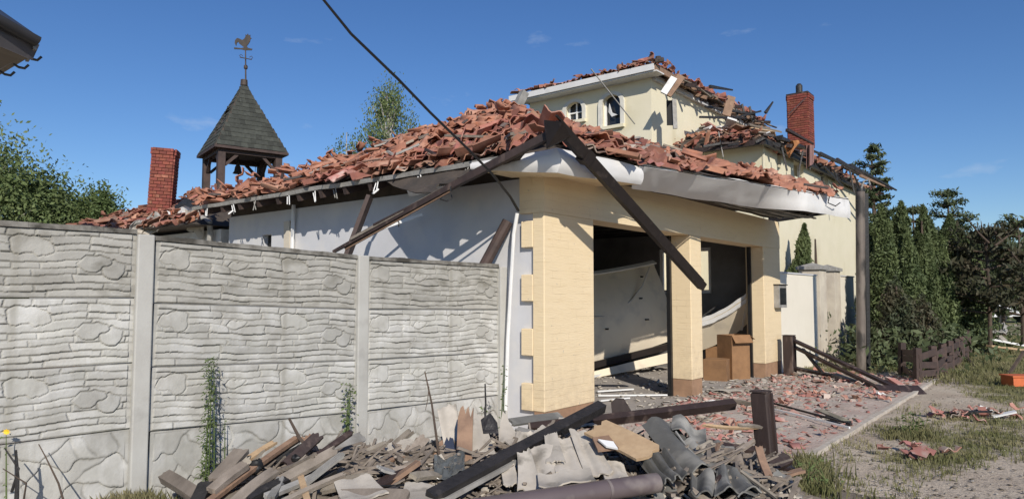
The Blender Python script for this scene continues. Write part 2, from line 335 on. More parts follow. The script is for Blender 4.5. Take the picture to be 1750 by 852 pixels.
# driveway slab, its pale kerb strip and the floor inside the garage
dm = mat('dusty_driveway', (.47, .385, .33), (.38, .30, .255), .95, 2.2, .5, c3=(.47, .42, .365), s3=1.6, t3=(.45, .62), bscale=22, bdist=.03)
b = MB(); b.gbox((-.2, -2.40, -.05), (8.5, 0.0, .012)); b.build('driveway', dm, kind='structure')
b = MB(); b.gbox((0.0, .0, -.05), (7.7, 6.3, .016)); b.build('garage_floor', M['soil'], kind='structure')
b = MB()
for k in range(9): b.gbox((-.25 + k * 1.0, -2.46, -.05), (-.25 + k * 1.0 + .985, -2.40, .026 + .004 * (k % 2)))
b.build('kerb', mat('pale_kerb', (.55, .50, .43), (.42, .37, .31), .9, 6, .3), kind='structure')

# ------------------------------------------------------------------ grass blades
def blades(name, spots, h0, h1, m, label=None, n_per=10, spread=.07, wid=.006):
    rg = np.random.RandomState(len(spots) + 3); vs = []
    for (x, y, z, s) in spots:
        for k in range(n_per):
            a = rg.rand() * 6.283; r = rg.rand() * spread; px = x + r * math.cos(a); py = y + r * math.sin(a)
            h = (h0 + rg.rand() * (h1 - h0)) * s; lean = rg.rand() * .6 * h; b = rg.rand() * 6.283; ww = wid * (1 + rg.rand())
            ca, sa = math.cos(b), math.sin(b)
            vs += [(px - ww * sa, py + ww * ca, z - .01), (px + ww * sa, py - ww * ca, z - .01), (px + lean * .4 * ca + ww * .6 * sa, py + lean * .4 * sa - ww * .6 * ca, z + h * .6), (px + lean * ca, py + lean * sa, z + h)]
    n = len(vs) // 4; f = np.arange(n * 4).reshape(n, 4); f = np.concatenate([f[:, [0, 1, 2]], f[:, [0, 2, 3]]])
    return raw(name, vs, f, m, kind='stuff')
spots = []
rg = random.Random(5)
for _ in range(64000):
    Y = 4.6 + 22 * rg.random() ** 1.7; X = rg.uniform(-.6 * Y, .80 * Y)
    q = Vector((X, Y, 0)) - O; u = q.dot(U); v = q.dot(V)
    fx = (X + 3.273) * .694 + (Y - 4.58) * .72; fn = -(X + 3.273) * .72 + (Y - 4.58) * .694
    if fn > -.03 and X < 1: continue
    if X < 1.9 and Y > 7.2: continue
    if -1.9 < X < 2.0 and rg.random() < .8: continue
    if v > 0 and u < 12: continue
    g = grassy(X, Y)
    if g + rg.uniform(-.55, .50) > .20: spots.append((X, Y, ground_z(X, Y), 1 if Y < 12 else 1.5))
blades('grass', spots, .02, .065, M['grass'], n_per=8, wid=.0028)
spots = []
for _ in range(260): p = onZ(rg.gauss(222, 32), rg.uniform(862, 900)); spots.append((p.x, p.y, 0, 1.35))
for _ in range(200): p = onZ(rg.gauss(1385, 22), rg.uniform(792, 862)); spots.append((p.x, p.y, 0, 1.5))
for _ in range(120): p = onZ(rg.gauss(1560, 24), rg.uniform(735, 752)); spots.append((p.x, p.y, 0, .9))
for _ in range(90): p = onZ(rg.gauss(660, 20), rg.uniform(785, 802)); spots.append((p.x, p.y, 0, .8))
for _ in range(260): p = onZ(rg.uniform(1560, 1700), rg.uniform(610, 655)); spots.append((p.x, p.y, 0, 1.6))
blades('weedy_grass', spots, .03, .11, M['grass'], n_per=9, wid=.003)

# ------------------------------------------------------------------ concrete fence with cast stone relief
FP = Vector((-3.273, 4.580, 0)); FK = .938; FD = Vector((.694, .72, 0)).normalized(); FN = Vector((FD.y, -FD.x, 0))       # FN faces the camera
def relief(seed, kind, W=1.90, H=.497, nx=400, nz=104):
    rg = np.random.RandomState(seed)
    x = np.linspace(0, W, nx); z = np.linspace(0, H, nz); X, Z = np.meshgrid(x, z, indexing='ij')
    def vnoise(s, k):
        out = np.zeros_like(X)
        for o in range(3):
            f = s * 2 ** o; gx = rg.rand(int(W * f) + 3, int(H * f) + 3); ix = (X * f).astype(int); iz = (Z * f).astype(int); fx = X * f - ix; fz = Z * f - iz
            fx = fx * fx * (3 - 2 * fx); fz = fz * fz * (3 - 2 * fz)
            out += (gx[ix, iz] * (1 - fx) * (1 - fz) + gx[ix + 1, iz] * fx * (1 - fz) + gx[ix, iz + 1] * (1 - fx) * fz + gx[ix + 1, iz + 1] * fx * fz - .5) / 2 ** o
        return out * k
    if kind == 'ledge':
        zz = Z + vnoise(2.6, .030) + vnoise(13, .008); xx = X + vnoise(12, .035)
        cuts = [0, .05, .10, .165, .215, .265, .335, .385, .445, .60]; course = np.clip(np.searchsorted(cuts, zz) - 1, 0, 8)
        ID = np.zeros_like(course); nid = 1
        for c in range(9):
            e = [-.1]
            while e[-1] < W + .3: e.append(e[-1] + rg.uniform(.14, .72))
            k = np.searchsorted(e, xx); ID = np.where(course == c, k + nid, ID); nid += len(e) + 2
        for _ in range(5):                       # the larger rounded stones
            cx, cz = rg.uniform(.05, W - .05), rg.uniform(.07, H - .07); a, b_ = rg.uniform(.07, .13), rg.uniform(.045, .075)
            sel = (np.abs((X - cx + vnoise(7, .10)) / a) ** 2.2 + np.abs((Z - cz + vnoise(10, .05)) / b_) ** 2.2) < 1; ID[sel] = nid; nid += 1
        dep, amp, rr = .008, .0105, 2
    else:
        n = 34; sx = rg.uniform(0, W, n); sz = rg.uniform(-.02, H, n); wx = X + vnoise(5, .10); wz = Z + vnoise(5, .08)
        D = np.stack([(wx - a) ** 2 + ((wz - b_) * 1.5) ** 2 for a, b_ in zip(sx, sz)], -1); ID = D.argmin(-1) + 1; nid = n + 2; dep, amp, rr = .0035, .007, 3
    d = np.full(ID.shape, float(rr))
    for r in range(rr, 0, -1):
        e = np.zeros(ID.shape, bool)
        for dx in range(-r, r + 1):
            for dz in range(-r, r + 1):
                if dx * dx + dz * dz <= r * r and (dx or dz):
                    s = np.roll(np.roll(ID, dx, 0), dz, 1); e |= s != ID
        d[e] = r - 1
    base = rg.uniform(0, amp, nid + 200); tx = rg.uniform(-.05, .05, nid + 200); tz = rg.uniform(-.13, -.02, nid + 200)
    cz = np.zeros(nid + 200); cx = np.zeros(nid + 200)
    for i in np.unique(ID): cz[i] = Z[ID == i].mean(); cx[i] = X[ID == i].mean()
    h = base[ID] + dep * np.minimum(1, d / rr) ** .6 + tz[ID] * (Z - cz[ID]) + tx[ID] * np.clip(X - cx[ID], -.1, .1) + vnoise(16, .0025) + vnoise(5, .003)
    # neighbouring stones step rather than slope: soften one sample only
    border = (X < .035) | (X > W - .035) | (Z < .012) | (Z > H - .014)
    h = np.where(border, .004, h); h[:, 0] = h[:, -1] = -.02
    vs = np.stack([X - W / 2, -h, Z], -1).reshape(-1, 3)
    idx = np.arange(nx * nz).reshape(nx, nz); f = np.stack([idx[:-1, :-1], idx[1:, :-1], idx[1:, 1:], idx[:-1, 1:]], -1).reshape(-1, 4)
    bk = len(vs); back = np.array([(-W / 2, .03, 0), (W / 2, .03, 0), (W / 2, .03, H), (-W / 2, .03, H)])
    vs = np.concatenate([vs, back]); a, b_, c, d_ = idx[0, 0], idx[-1, 0], idx[-1, -1], idx[0, -1]
    f = np.concatenate([f, [(bk + 1, bk, bk + 3, bk + 2), (bk, bk + 1, b_, a), (bk + 3, d_, c, bk + 2), (bk, a, d_, bk + 3), (bk + 1, bk + 2, c, b_)]])
    tint = np.concatenate([(rg.uniform(0, 1, nid + 200)[ID]).reshape(-1), np.full(4, .5)]); crev = np.concatenate([(1 - np.minimum(1, d / rr)).reshape(-1), np.zeros(4)])
    return vs, f, tint, crev
def mk(name, vs, f, m):
    o = raw(name, vs, f, m, smooth=False); me = o.data; bpy.data.objects.remove(o); WM.pop(name, None); return me
v1, f1, t1, c1 = relief(11, 'ledge'); v2, f2, t2, c2 = relief(23, 'field')
for mm in (M['conc'], M['mould']):       # each cast stone has its own tone, joints are darkened in patches
    n = mm.node_tree.nodes; L = mm.node_tree.links.new; b = n['Principled BSDF']; src = b.inputs['Base Color'].links[0].from_socket
    at1 = n.new('ShaderNodeAttribute'); at1.attribute_name = 'tone'; at2 = n.new('ShaderNodeAttribute'); at2.attribute_name = 'joint'
    r1 = n.new('ShaderNodeMapRange'); r1.inputs['To Min'].default_value = .90; r1.inputs['To Max'].default_value = 1.09; L(at1.outputs['Fac'], r1.inputs['Value'])
    hs = n.new('ShaderNodeHueSaturation'); L(src, hs.inputs['Color']); L(r1.outputs['Result'], hs.inputs['Value'])
    z = n.new('ShaderNodeTexNoise'); z.inputs['Scale'].default_value = 5; tcn = n.new('ShaderNodeTexCoord'); L(tcn.outputs['Object'], z.inputs['Vector'])
    mr = n.new('ShaderNodeMapRange'); mr.inputs['From Min'].default_value = .40; mr.inputs['From Max'].default_value = .62; mr.inputs['To Max'].default_value = .50; L(z.outputs['Fac'], mr.inputs['Value'])
    mu = n.new('ShaderNodeMath'); mu.operation = 'MULTIPLY'; L(mr.outputs['Result'], mu.inputs[0]); L(at2.outputs['Fac'], mu.inputs[1])
    mx_ = n.new('ShaderNodeMixRGB'); mx_.inputs['Color2'].default_value = (.10, .095, .08, 1); L(mu.outputs[0], mx_.inputs['Fac']); L(hs.outputs['Color'], mx_.inputs['Color1'])
    # rain streaks: noise stretched down the panel
    mp_ = n.new('ShaderNodeMapping'); mp_.inputs['Scale'].default_value = (9, 9, .7); L(tcn.outputs['Object'], mp_.inputs['Vector']); z2 = n.new('ShaderNodeTexNoise'); z2.inputs['Scale'].default_value = 1; z2.inputs['Detail'].default_value = 5; L(mp_.outputs['Vector'], z2.inputs['Vector'])
    m2 = n.new('ShaderNodeMapRange'); m2.inputs['From Min'].default_value = .56; m2.inputs['From Max'].default_value = .74; m2.inputs['To Max'].default_value = .45; L(z2.outputs['Fac'], m2.inputs['Value'])
    x2 = n.new('ShaderNodeMixRGB'); x2.inputs['Color2'].default_value = (.24, .225, .185, 1); L(m2.outputs['Result'], x2.inputs['Fac']); L(mx_.outputs['Color'], x2.inputs['Color1']); L(x2.outputs['Color'], b.inputs['Base Color'])
def mk2(vs, f, t, c, m):
    me = mk('fence_panel', vs, f, m)
    for nm, arr in (('tone', t), ('joint', c)): a_ = me.attributes.new(nm, 'FLOAT', 'POINT'); a_.data.foreach_set('value', arr.astype(np.float32))
    return me
ME_L = mk2(v1, f1, t1, c1, M['conc']); ME_T = mk2(v1, f1, t1, c1, M['mould']); ME_F = mk2(v2, f2, t2, c2, M['conc'])
fence = thing('concrete_fence', FP + FD * 2, 'grey precast concrete fence with stone relief panels between smooth posts', 'fence')
fa = math.atan2(FD.y, FD.x)
POSTS = [-1.10, .807, 2.70, 4.55]
bays = [(-1.10, .807, 1.955, .0), (.807, 2.70, 1.880, -.040), (2.70, 4.55, 1.828, -.015)]
for (a, b_, top, slope) in bays:
    for r in range(4):
        z0 = top - .469 * (r + 1); kx = (b_ - a) / 2.02; kz = FK
        if r == 3: kz = (.469 + .10) / .5; z0 -= .10
        me = ME_T if r == 0 else (ME_F if r == 3 else ME_L)
        mid = FP + FD * ((a + b_) / 2) + Vector((0, 0, z0))
        o = inst('fence_panel', me, fence, Matrix.Translation(mid) @ Matrix.Rotation(fa, 4, 'Z') @ Matrix.Rotation(-slope, 4, 'Y') @ Matrix.Diagonal((kx, 1, kz, 1)))
    c = MB(); n = 24
    for k in range(n):
        t0 = a + .06 + (b_ - a - .12) * k / n; t1 = a + .06 + (b_ - a - .12) * (k + 1) / n
        zt = lambda t: top + slope * (t - (a + b_) / 2) * 1.0 - .004
        h = .036 + .010 * vn((t0 * 4, top, 0)); d0 = .022 + .008 * vn((t0 * 5, top, 4))
        P = lambda t, dn, z: FP + FD * t + FN * dn + Vector((0, 0, z))
        c.hexa([P(t0, -.03, zt(t0)), P(t1, -.03, zt(t1)), P(t1, d0, zt(t1)), P(t0, d0, zt(t0)), P(t0, -.03, zt(t0) + h), P(t1, -.03, zt(t1) + h), P(t1, d0 - .006, zt(t1) + h), P(t0, d0 - .006, zt(t0) + h)])
    c.build('coping', M['cope'], fence)
for i, t in enumerate(POSTS):
    hh = [1.99, 1.95, 1.875, 1.82][i]; wd = .058
    c = MB(); P = lambda a, d, z: FP + FD * (t + a) + FN * d + Vector((0, 0, z))
    c.hexa([P(-wd, .045, -.1), P(wd, .045, -.1), P(wd, -.05, -.1), P(-wd, -.05, -.1), P(-wd, .040, hh), P(wd, .040, hh), P(wd, -.05, hh - .01), P(-wd, -.05, hh - .01)])
    o = c.build('fence_post', M['post'], fence)
    bv = o.modifiers.new('b', 'BEVEL'); bv.width = .010; bv.segments = 2

# ------------------------------------------------------------------ pantiles
def pantile(wd=.25, ln=.40, th=.014, broken=0, seed=0):
    r = random.Random(seed); b = MB(); nu, nv = 8, 2
    def f(s, t):
        x = (s - .5) * wd; z = .030 * math.sin((s * 1.35 - .12) * 2 * math.pi) + .012 * s
        y = (t - .5) * ln
        if broken: 
            cut = .5 + .5 * math.sin(seed * 1.7 + s * 5) * .5 + .1 * math.sin(s * 23 + seed)
            y = (t * cut * (.62 if broken == 1 else .45) - .5 + .2) * ln
        return (x, y, z)
    b.grid(f, nu, nv, th); return b
TILES = [pantile().mesh('roof_tile', M['tile'], True)] + [pantile(broken=1 + k % 2, seed=k + 1).mesh('roof_tile', M['tile'], True) for k in range(4)]
TILES += [pantile().mesh('roof_tile', M['tiledust'], True), pantile(broken=1, seed=3).mesh('roof_tile', M['tiledust'], True), pantile().mesh('roof_tile', M['oldtile'], True)]
SHARDS = [pantile(broken=1 + k % 2, seed=k + 9).mesh('tile_fragment', M['tiledust'], True) for k in range(5)]
def frame(n, down):                  # a matrix whose Z is n and whose -Y runs down the slope
    n = n.normalized(); y = -(down - n * down.dot(n)).normalized(); x = y.cross(n).normalized(); m = Matrix.Identity(4)
    for i in range(3): m[i][0] = x[i]; m[i][1] = y[i]; m[i][2] = n[i]
    return m
def lay_tiles(parent, face, rows, pitch_w, seed, extra, mess, dens=1., size=.86, t0=.35):
    """face(s,t): point on a roof slope, s along the eave 0..1, t up the slope 0..1; returns tiles as parts, the rest joined."""
    r = random.Random(seed); T = []; mess0 = mess
    def mtx(s, t, lift, ang, tilt, roll):
        p = face(s, t); ds = face(min(s + .01, 1), t) - face(max(s - .01, 0), t); dt = face(s, min(t + .02, 1)) - face(s, max(t - .02, 0))
        n = ds.cross(dt).normalized(); n = n if n.z > 0 else -n
        return Matrix.Translation(p + n * lift) @ frame(n, -dt) @ Matrix.Rotation(ang, 4, 'Z') @ Matrix.Rotation(tilt, 4, 'X') @ Matrix.Rotation(roll, 4, 'Y') @ Matrix.Scale(size * r.uniform(.88, 1.08), 4)
    for j in range(rows):
        t = (j + t0) / rows; L = (face(1, t) - face(0, t)).length; n = max(1, int(L / pitch_w))
        for i in range(n):
            if r.random() > dens: continue
            s = (i + .5 + r.uniform(-.25, .25) * mess) / n
            pp = face(s, t); nn_ = noise.noise(Vector((pp.x * .8, pp.y * .8, seed))); mess = mess0 * max(.30, min(1.1, .75 + 1.6 * nn_))
            if noise.noise(Vector((pp.x * 1.5, pp.y * 1.5, seed + 9))) > .40: continue
            wild = r.random() < .45 * mess
            a = r.gauss(0, .12 + (.55 if wild else .1) * mess); T.append((mtx(s, min(1, max(0, t + r.uniform(-.3, .3) * mess / rows)), .035 + r.random() * .05 * mess, a, -.12 + r.gauss(0, .10 + (.22 if wild else 0) * mess), r.gauss(0, .08 + .20 * mess)), (0 if r.random() < .80 else 5 + r.randrange(3)) if r.random() < .80 else r.randrange(1, 5)))
    for k in range(extra):
        s = r.random(); t = r.random() ** 1.1; T.append((mtx(s, t, .08 + r.random() * .06, r.uniform(0, 6.28) if r.random() < .5 else r.gauss(0, .6), r.gauss(0, .25), r.gauss(0, .3) + (math.pi if r.random() < .25 else 0)), r.choice((0, 0, 0, 1, 2, 3, 4))))
    return T
def tiles_to(parent, T, cap=300):
    T.sort(key=lambda q: (q[0].translation - CAM).length)
    for m_, k in T[:cap]: inst('roof_tile', TILES[k], parent, m_)
    rest = T[cap:]
    if rest:
        VS = []; FS = []; n0 = 0
        cache = {}
        for m_, k in rest:
            if k not in cache:
                me = TILES[k]; cache[k] = (np.array([v.co[:] for v in me.vertices]), np.array([p.vertices[:] for p in me.polygons]))
            v, f = cache[k]; mm = np.array(m_); VS.append(v @ mm[:3, :3].T + mm[:3, 3]); FS.append(f + n0); n0 += len(v)
        raw('far_roof_tiles', np.concatenate(VS) - np.array(WM[parent.name].translation), np.concatenate(FS), M['tile'], parent, WM[parent.name].translation, True, 'stuff')

# ------------------------------------------------------------------ garage
gar = thing('garage', G(3.8, 3, 0), 'yellow and white double garage with a shattered red pantile hip roof', 'garage')
def part(name, b, m, parent=gar, smooth=False, kind=None): return b.build(name, m, parent, smooth, kind)
WT = 2.92
def pier(u0, u1, v1, name='pier'):
    o = part(name, MB().gbox((u0, 0, .27), (u1, v1, 2.40)), M['yellow']); bv = o.modifiers.new('b', 'BEVEL'); bv.width = .008
    part('plinth', MB().gbox((u0 + .012, .012, -.05), (u1 - .012, v1 - .012, .268)), M['base'])
pier(-.05, .945, .155); pier(3.62, 4.01, .33, 'column'); pier(6.75, 7.68, .33)
part('front_wall', MB().gbox((.30, .16, -.04), (.943, .33, 2.42)), M['yellow'])
o = part('lintel', MB().gbox((-.052, -.003, 2.40), (7.685, .333, WT)), M['yellow'])
for k in range(9):
    if k % 2 == 0:
        z0 = .27 + .2925 * k; b = MB().gbox((-.055, .152, z0), (.005, .31, min(z0 + .29, 2.885)))
        o = part('quoin', b, M['yellow']); bv = o.modifiers.new('b', 'BEVEL'); bv.width = .006
b = MB(); b.gbox((0, .157, -.04), (.22, 5.25, 2.80)); b.gbox((0, 5.25, -.04), (.22, 5.50, 1.95)); b.gbox((0, 5.25, 2.45), (.22, 5.50, 2.80)); b.gbox((0, 5.50, -.04), (.22, 6.5, 2.80))
part('side_wall', b, M['white'])
part('eave_gap_shade', MB().gbox((.03, .30, 2.801), (.20, 6.5, 3.12)), M['deck']); part('vent_opening', MB().gbox((.10, 5.25, 1.95), (.14, 5.50, 2.45)), M['dark'])  # near-black strip above the wall stands in for shade in the eave gap
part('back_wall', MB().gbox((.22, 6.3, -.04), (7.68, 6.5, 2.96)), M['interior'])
b = MB(); b.gbox((7.46, .333, -.04), (7.68, 1.30, 2.90)); b.gbox((7.46, 1.30, -.04), (7.68, 2.45, 1.55)); b.gbox((7.46, 1.30, 2.48), (7.68, 2.45, 2.90)); b.gbox((7.46, 2.45, -.04), (7.68, 6.30, 2.90))
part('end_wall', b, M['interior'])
wf = MB(); 
for q in (((7.50, 1.30, 1.55), (7.56, 1.37, 2.48)), ((7.50, 2.38, 1.55), (7.56, 2.45, 2.48)), ((7.50, 1.37, 1.55), (7.56, 2.38, 1.62)), ((7.50, 1.37, 2.41), (7.56, 2.38, 2.48)), ((7.505, 1.84, 1.62), (7.555, 1.90, 2.41))): wf.gbox(*q)
wn = part('window', wf, M['plastic'])
# ceiling joists of the garage, charred
for k in range(12):
    u = .5 + k * .6; part('joist', MB().beam(G(u, .33, 2.80), G(u, 6.3, 2.80 + .02 * (k % 3)), .08, .14), M['char'])
part('ceiling_board', MB().gbox((.22, .34, 2.885), (7.45, 6.29, 2.90)), M['deck'])
# door rails
for u, v in ((3.585, .30), (6.715, .22), (.99, .20)): part('door_rail', MB().gbox((u - .03, v, .016), (u + .03, v + .06, 2.40)), M['black'])
# roof: E eave corners, R ridge ends
E0, E1, E2, E3 = G(-.47, -.45, 2.955), G(7.0, -1.44, 3.17), G(8.1, 6.7, 3.1), G(-.5, 6.75, 2.935)
R0, R1 = G(3.0, 3.05, 4.60), G(4.3, 3.05, 4.58)
roof = part('roof', MB().add([E0, E1, E2, E3, R0, R1], [(0, 1, 5, 4), (1, 2, 5), (2, 3, 4, 5), (3, 0, 4), (3, 2, 1, 0)]), M['deck'])
def bil(a, b, c, d, wob=.0, seed=0):       # a-b eave, d-c ridge
    def f(s, t):
        p = a.lerp(b, s).lerp(d.lerp(c, s), t)
        if wob: p = p + Vector((0, 0, wob * noise.noise(Vector((p.x * .9, p.y * .9, seed)))))
        return p
    return f
fs_ = bil(E3, E0, R0, R0, .09, 1); ff = bil(E0, E1, R1, R0, .10, 2)
T = lay_tiles(roof, fs_, 17, .175, 3, 150, .95, t0=.45) + lay_tiles(roof, ff, 17, .175, 4, 250, .95, t0=.75)
hipT = []
rr = random.Random(12)
for a, b_ in ((E0, R0), (R0, R1), (E3, R0)):           # loose hip and ridge tiles
    n = int((b_ - a).length / .16)
    for k in range(n):
        p = a.lerp(b_, (k + .5) / n) + Vector((rr.gauss(0, .10), rr.gauss(0, .10), .10 + rr.random() * .08)); hipT.append((Matrix.Translation(p) @ Euler((rr.gauss(0, .4), rr.gauss(0, .4), rr.uniform(0, 6.28))).to_matrix().to_4x4(), rr.randrange(0, 5)))
T += hipT
tiles_to(roof, T, 300)
rb_ = random.Random(61)
for k in range(46):
    fc = (fs_, ff)[k % 2]; s_, t_ = rb_.random(), rb_.random() * .9; p = fc(s_, t_) + Vector((0, 0, .12)); q = fc(min(1, max(0, s_ + rb_.gauss(0, .05))), min(1, t_ + rb_.gauss(0, .08))) + Vector((0, 0, .12 + rb_.random() * .12))
    if (p - q).length > .08: part('batten', MB().beam(p, q, .04, .03), [M['oldwood'], M['brownwood'], M['grey']][k % 3], roof)
# side eave: edge board, lath, exposed rafter feet, hanging white gutter brackets
sd = MB()
def side_eave(v, du=0, z=0): 
    t = (v + .45) / 7.2; p = E0.lerp(E3, t); return p + U * du + Vector((0, 0, z))
for k in range(28):
    a, b_ = -.0 + 6.7 * k / 28, 6.7 * (k + 1) / 28
    za, zb = .02 * vn((a * 1.3, 5, 0)), .02 * vn((b_ * 1.3, 5, 0))
    sd.hexa([side_eave(a, -.03, za - .05), side_eave(b_, -.03, zb - .05), side_eave(b_, .02, zb - .045), side_eave(a, .02, za - .045), side_eave(a, -.045, za + .0), side_eave(b_, -.045, zb + .0), side_eave(b_, .02, zb + .012), side_eave(a, .02, za + .012)])
part('edge_board', sd, M['grey'])
for k in range(13):
    v = .35 + k * .5; part('rafter', MB().beam(side_eave(v, .0, -.09), side_eave(v, .62, .12), .07, .12), M['towerwood'])
rr = random.Random(4)
for k in range(9):
    v = .8 + k * .68 + rr.uniform(-.2, .2); p = side_eave(v, -.02, -.05); b = MB(); 
    b.beam(p, p + Vector((rr.uniform(-.04, .04), 0, -.10 - rr.random() * .05)), .012, .012); q = side_eave(v + .04, -.02, -.07)
    b.beam(q, q + Vector((rr.uniform(-.04, .04), 0, -.10 - rr.random() * .03)), .012, .012)
    if k in (2, 7, 10): b.beam(p + Vector((0, 0, -.1)), p + Vector((-.06, -.03, -.16)), .05, .02)
    part('gutter_bracket', b, M['plastic'] if k % 3 else M['grey'])
part('torn_flashing', MB().grid(lambda s, t: at(770 - 75 * s + 4 * t, 314 + 10 * t + 10 * s + 2 * math.sin(9 * s), 7.7 + .6 * s + .1 * t), 10, 2, .008), M['sheet'])
def under(s, t):
    g_ = at(905, 246, 6.82).lerp(at(742, 334, 7.32), s); e_ = side_eave(.05 + 2.0 * s, -.0, -.06); p = e_.lerp(g_, t * (1 - .25 * abs(math.sin(s * 17)) * (t > .6)))
    return p + Vector((0, 0, -.04 * math.sin(math.pi * t) + .03 * noise.noise(Vector((s * 7, t * 3, 2)))))
part('torn_underlay', MB().grid(under, 22, 6, .012), M['deck'])
# white metal fascia: round the corner, bulging, dented
EP = [(-.60, .55, 2.84, 2.92), (-.54, .15, 2.79, 2.93), (-.49, -.15, 2.75, 2.95), (-.47, -.47, 2.715, 2.965), (-.10, -.50, 2.715, 2.965), (.35, -.55, 2.735, 2.97), (.90, -.60, 2.76, 2.965), (.99, -.61, 2.765, 2.965)]
EP2 = [(.93, -.62, 2.765, 2.965), (1.6, -.71, 2.775, 2.99), (2.6, -.84, 2.785, 3.02), (3.6, -.98, 2.80, 3.055), (4.6, -1.11, 2.81, 3.09), (5.6, -1.25, 2.82, 3.12), (6.6, -1.38, 2.83, 3.15), (6.98, -1.43, 2.835, 3.165)]
def strip(E, bulge, seed, tuck=0.):
    def f(s, t):
        k = min(s * (len(E) - 1), len(E) - 1.0001); i = int(k); q = k - i; a, b_ = E[i], E[i + 1]
        u, v, z0, z1 = [a[j] * (1 - q) + b_[j] * q for j in range(4)]
        du, dv = b_[0] - a[0], b_[1] - a[1]; L = math.hypot(du, dv); nu, nv = dv / L, -du / L
        o = bulge * (1 - abs(2 * min(1, t * 1.1) - 1) ** 3) + .020 * noise.noise(Vector((u * 1.6, v, seed + t * 1.5))) + .004 * noise.noise(Vector((u * 9, t * 4, seed))) + .022 * max(0, 1 - abs(((u * .83 + t * .35 + seed) % 1.7) - .8) * 9) * (1 - t * .6)
        o -= tuck * max(0, min(1, (.66 - s) * 7)) * max(0, min(1, s * 12 + .3)) * (1 - t) ** 1.0
        z = z0 + (z1 - z0) * t + .012 * noise.noise(Vector((u * 1.4, seed, 0)))
        return G(u + nu * o, v + nv * o, z)
    return f
part('fascia', MB().grid(strip(EP, .035, 3), 70, 8, .004), M['sheet'], smooth=True)
part('fascia', MB().grid(strip(EP2, .010, 8, .31), 110, 8, .004), M['sheet'], smooth=True)
def lipf(s, t):
    p = Vector(strip(EP2, .03, 8)(s, 1)); return p - V * (.02) * t + V * .03 + Vector((0, 0, .012 + .006 * math.sin(40 * s)))
part('drip_edge', MB().grid(lipf, 60, 1, .014), M['sheet'])
# soffit: pale at the corner, charred laths towards the right
part('soffit', MB().grid(lambda s, t: Vector(strip(EP, 0, 3)(s, 0)).lerp(G(max(EP[0][0] + .5, min(1.0, -.1 + 1.15 * s * s)), .0 if s > .45 else .4 * (1 - s), 2.80), t) + Vector((0, 0, .012)), 20, 2, .01), M['yellow'])
ul = strip(EP2, 0, 8)
for k in range(9):
    t = .40 + k * .07
    def f(s, t=t): 
        p = Vector(ul(s, 0)); q = p + V * (-(p - O).dot(V) - .004); q.z = WT + .03; return p.lerp(q, t) + Vector((0, 0, .008 * math.sin(s * 30 + k * 2)))
    b = MB()
    for j in range(14):
        b.beam(f(j / 14), f((j + 1) / 14 - .001), .05, .02)
    part('soffit_lath', b, M['char'] if k % 3 else M['grey'])
for k in range(15):
    s = .03 + k * .068; p = Vector(ul(s, 0)) + Vector((0, 0, .07)); q = p + V * (-(p - O).dot(V) - .004); q.z = WT + .10; p = p.lerp(q, .46)
    part('rafter', MB().beam(p, q, .06, .10), M['char'])
part('soffit_backing', MB().grid(lambda s, t: Vector(ul(s, 0)).lerp(Vector(ul(s, 0)) + V * (-(Vector(ul(s, 0)) - O).dot(V) - .01), .30 + .70 * t) + Vector((0, 0, .13)), 14, 2, .01), M['deck'])
part('verge_board', MB().beam(G(7.0, -1.42, 3.03), G(7.72, .2, 2.98), .04, .12), M['char'])
# hanging wires and a ring on the fascia
for (a, b_, c) in (((1362, 320, 11.0), (1374, 346, 11.0), (1369, 338, 11.05)), ((1418, 333, 11.4), (1436, 346, 11.45), (1428, 352, 11.45))):
    P = [at(*a), at((a[0] + c[0]) / 2 - 8, (a[1] + c[1]) / 2 + 4, a[2] - .1), at(*c), at(*b_)]; part('loose_wire', MB().tube(P, .010, 5), M['black'])
# side wall pieces: pipe, pale board
part('downpipe', MB().tube([at(884, 364, 7.62), at(878, 400, 7.66), at(874, 470, 7.70), at(868, 580, 7.72), at(864, 700, 7.72)], .022, 8), M['plastic'])
part('downpipe', MB().tube([onU(502, 350, -.05), onU(499, 434, -.05)], .03, 8), M['plastic'])
part('pale_board', MB().beam(onU(491, 378, -.04), onU(491, 446, -.04), .14, .03, up=U), mat('pale_plaster_board', (.62, .56, .46), (.55, .49, .40), .85, 6))
part('drain_elbow', MB().tube([onU(345, 372, -.15), onU(358, 380, -.12), onU(360, 400, -.08), onU(356, 425, -.08)], .05, 8), M['grey'])
# meter box on the right pier
mb = thing('meter_box', G(7.69, -.05, 1.3), 'small grey meter box with a glass face on the right garage pier', 'meter box')
c0 = onV(1322, 487, -.002); c1 = onV(1336, 525, -.002); q0 = (c0 - O).dot(U); q1 = (c1 - O).dot(U)
part('case', MB().gbox((q0, -.10, c1.z), (q1, -.001, c0.z)), M['grey'], mb); part('glass_face', MB().gbox((q0 + .05, -.108, c1.z + .06), (q1 - .05, -.1005, c0.z - .05)), M['glass'], mb)
part('lid', MB().gbox((q0 - .015, -.12, c0.z), (q1 + .015, -.001, c0.z + .02)), M['brown'], mb)

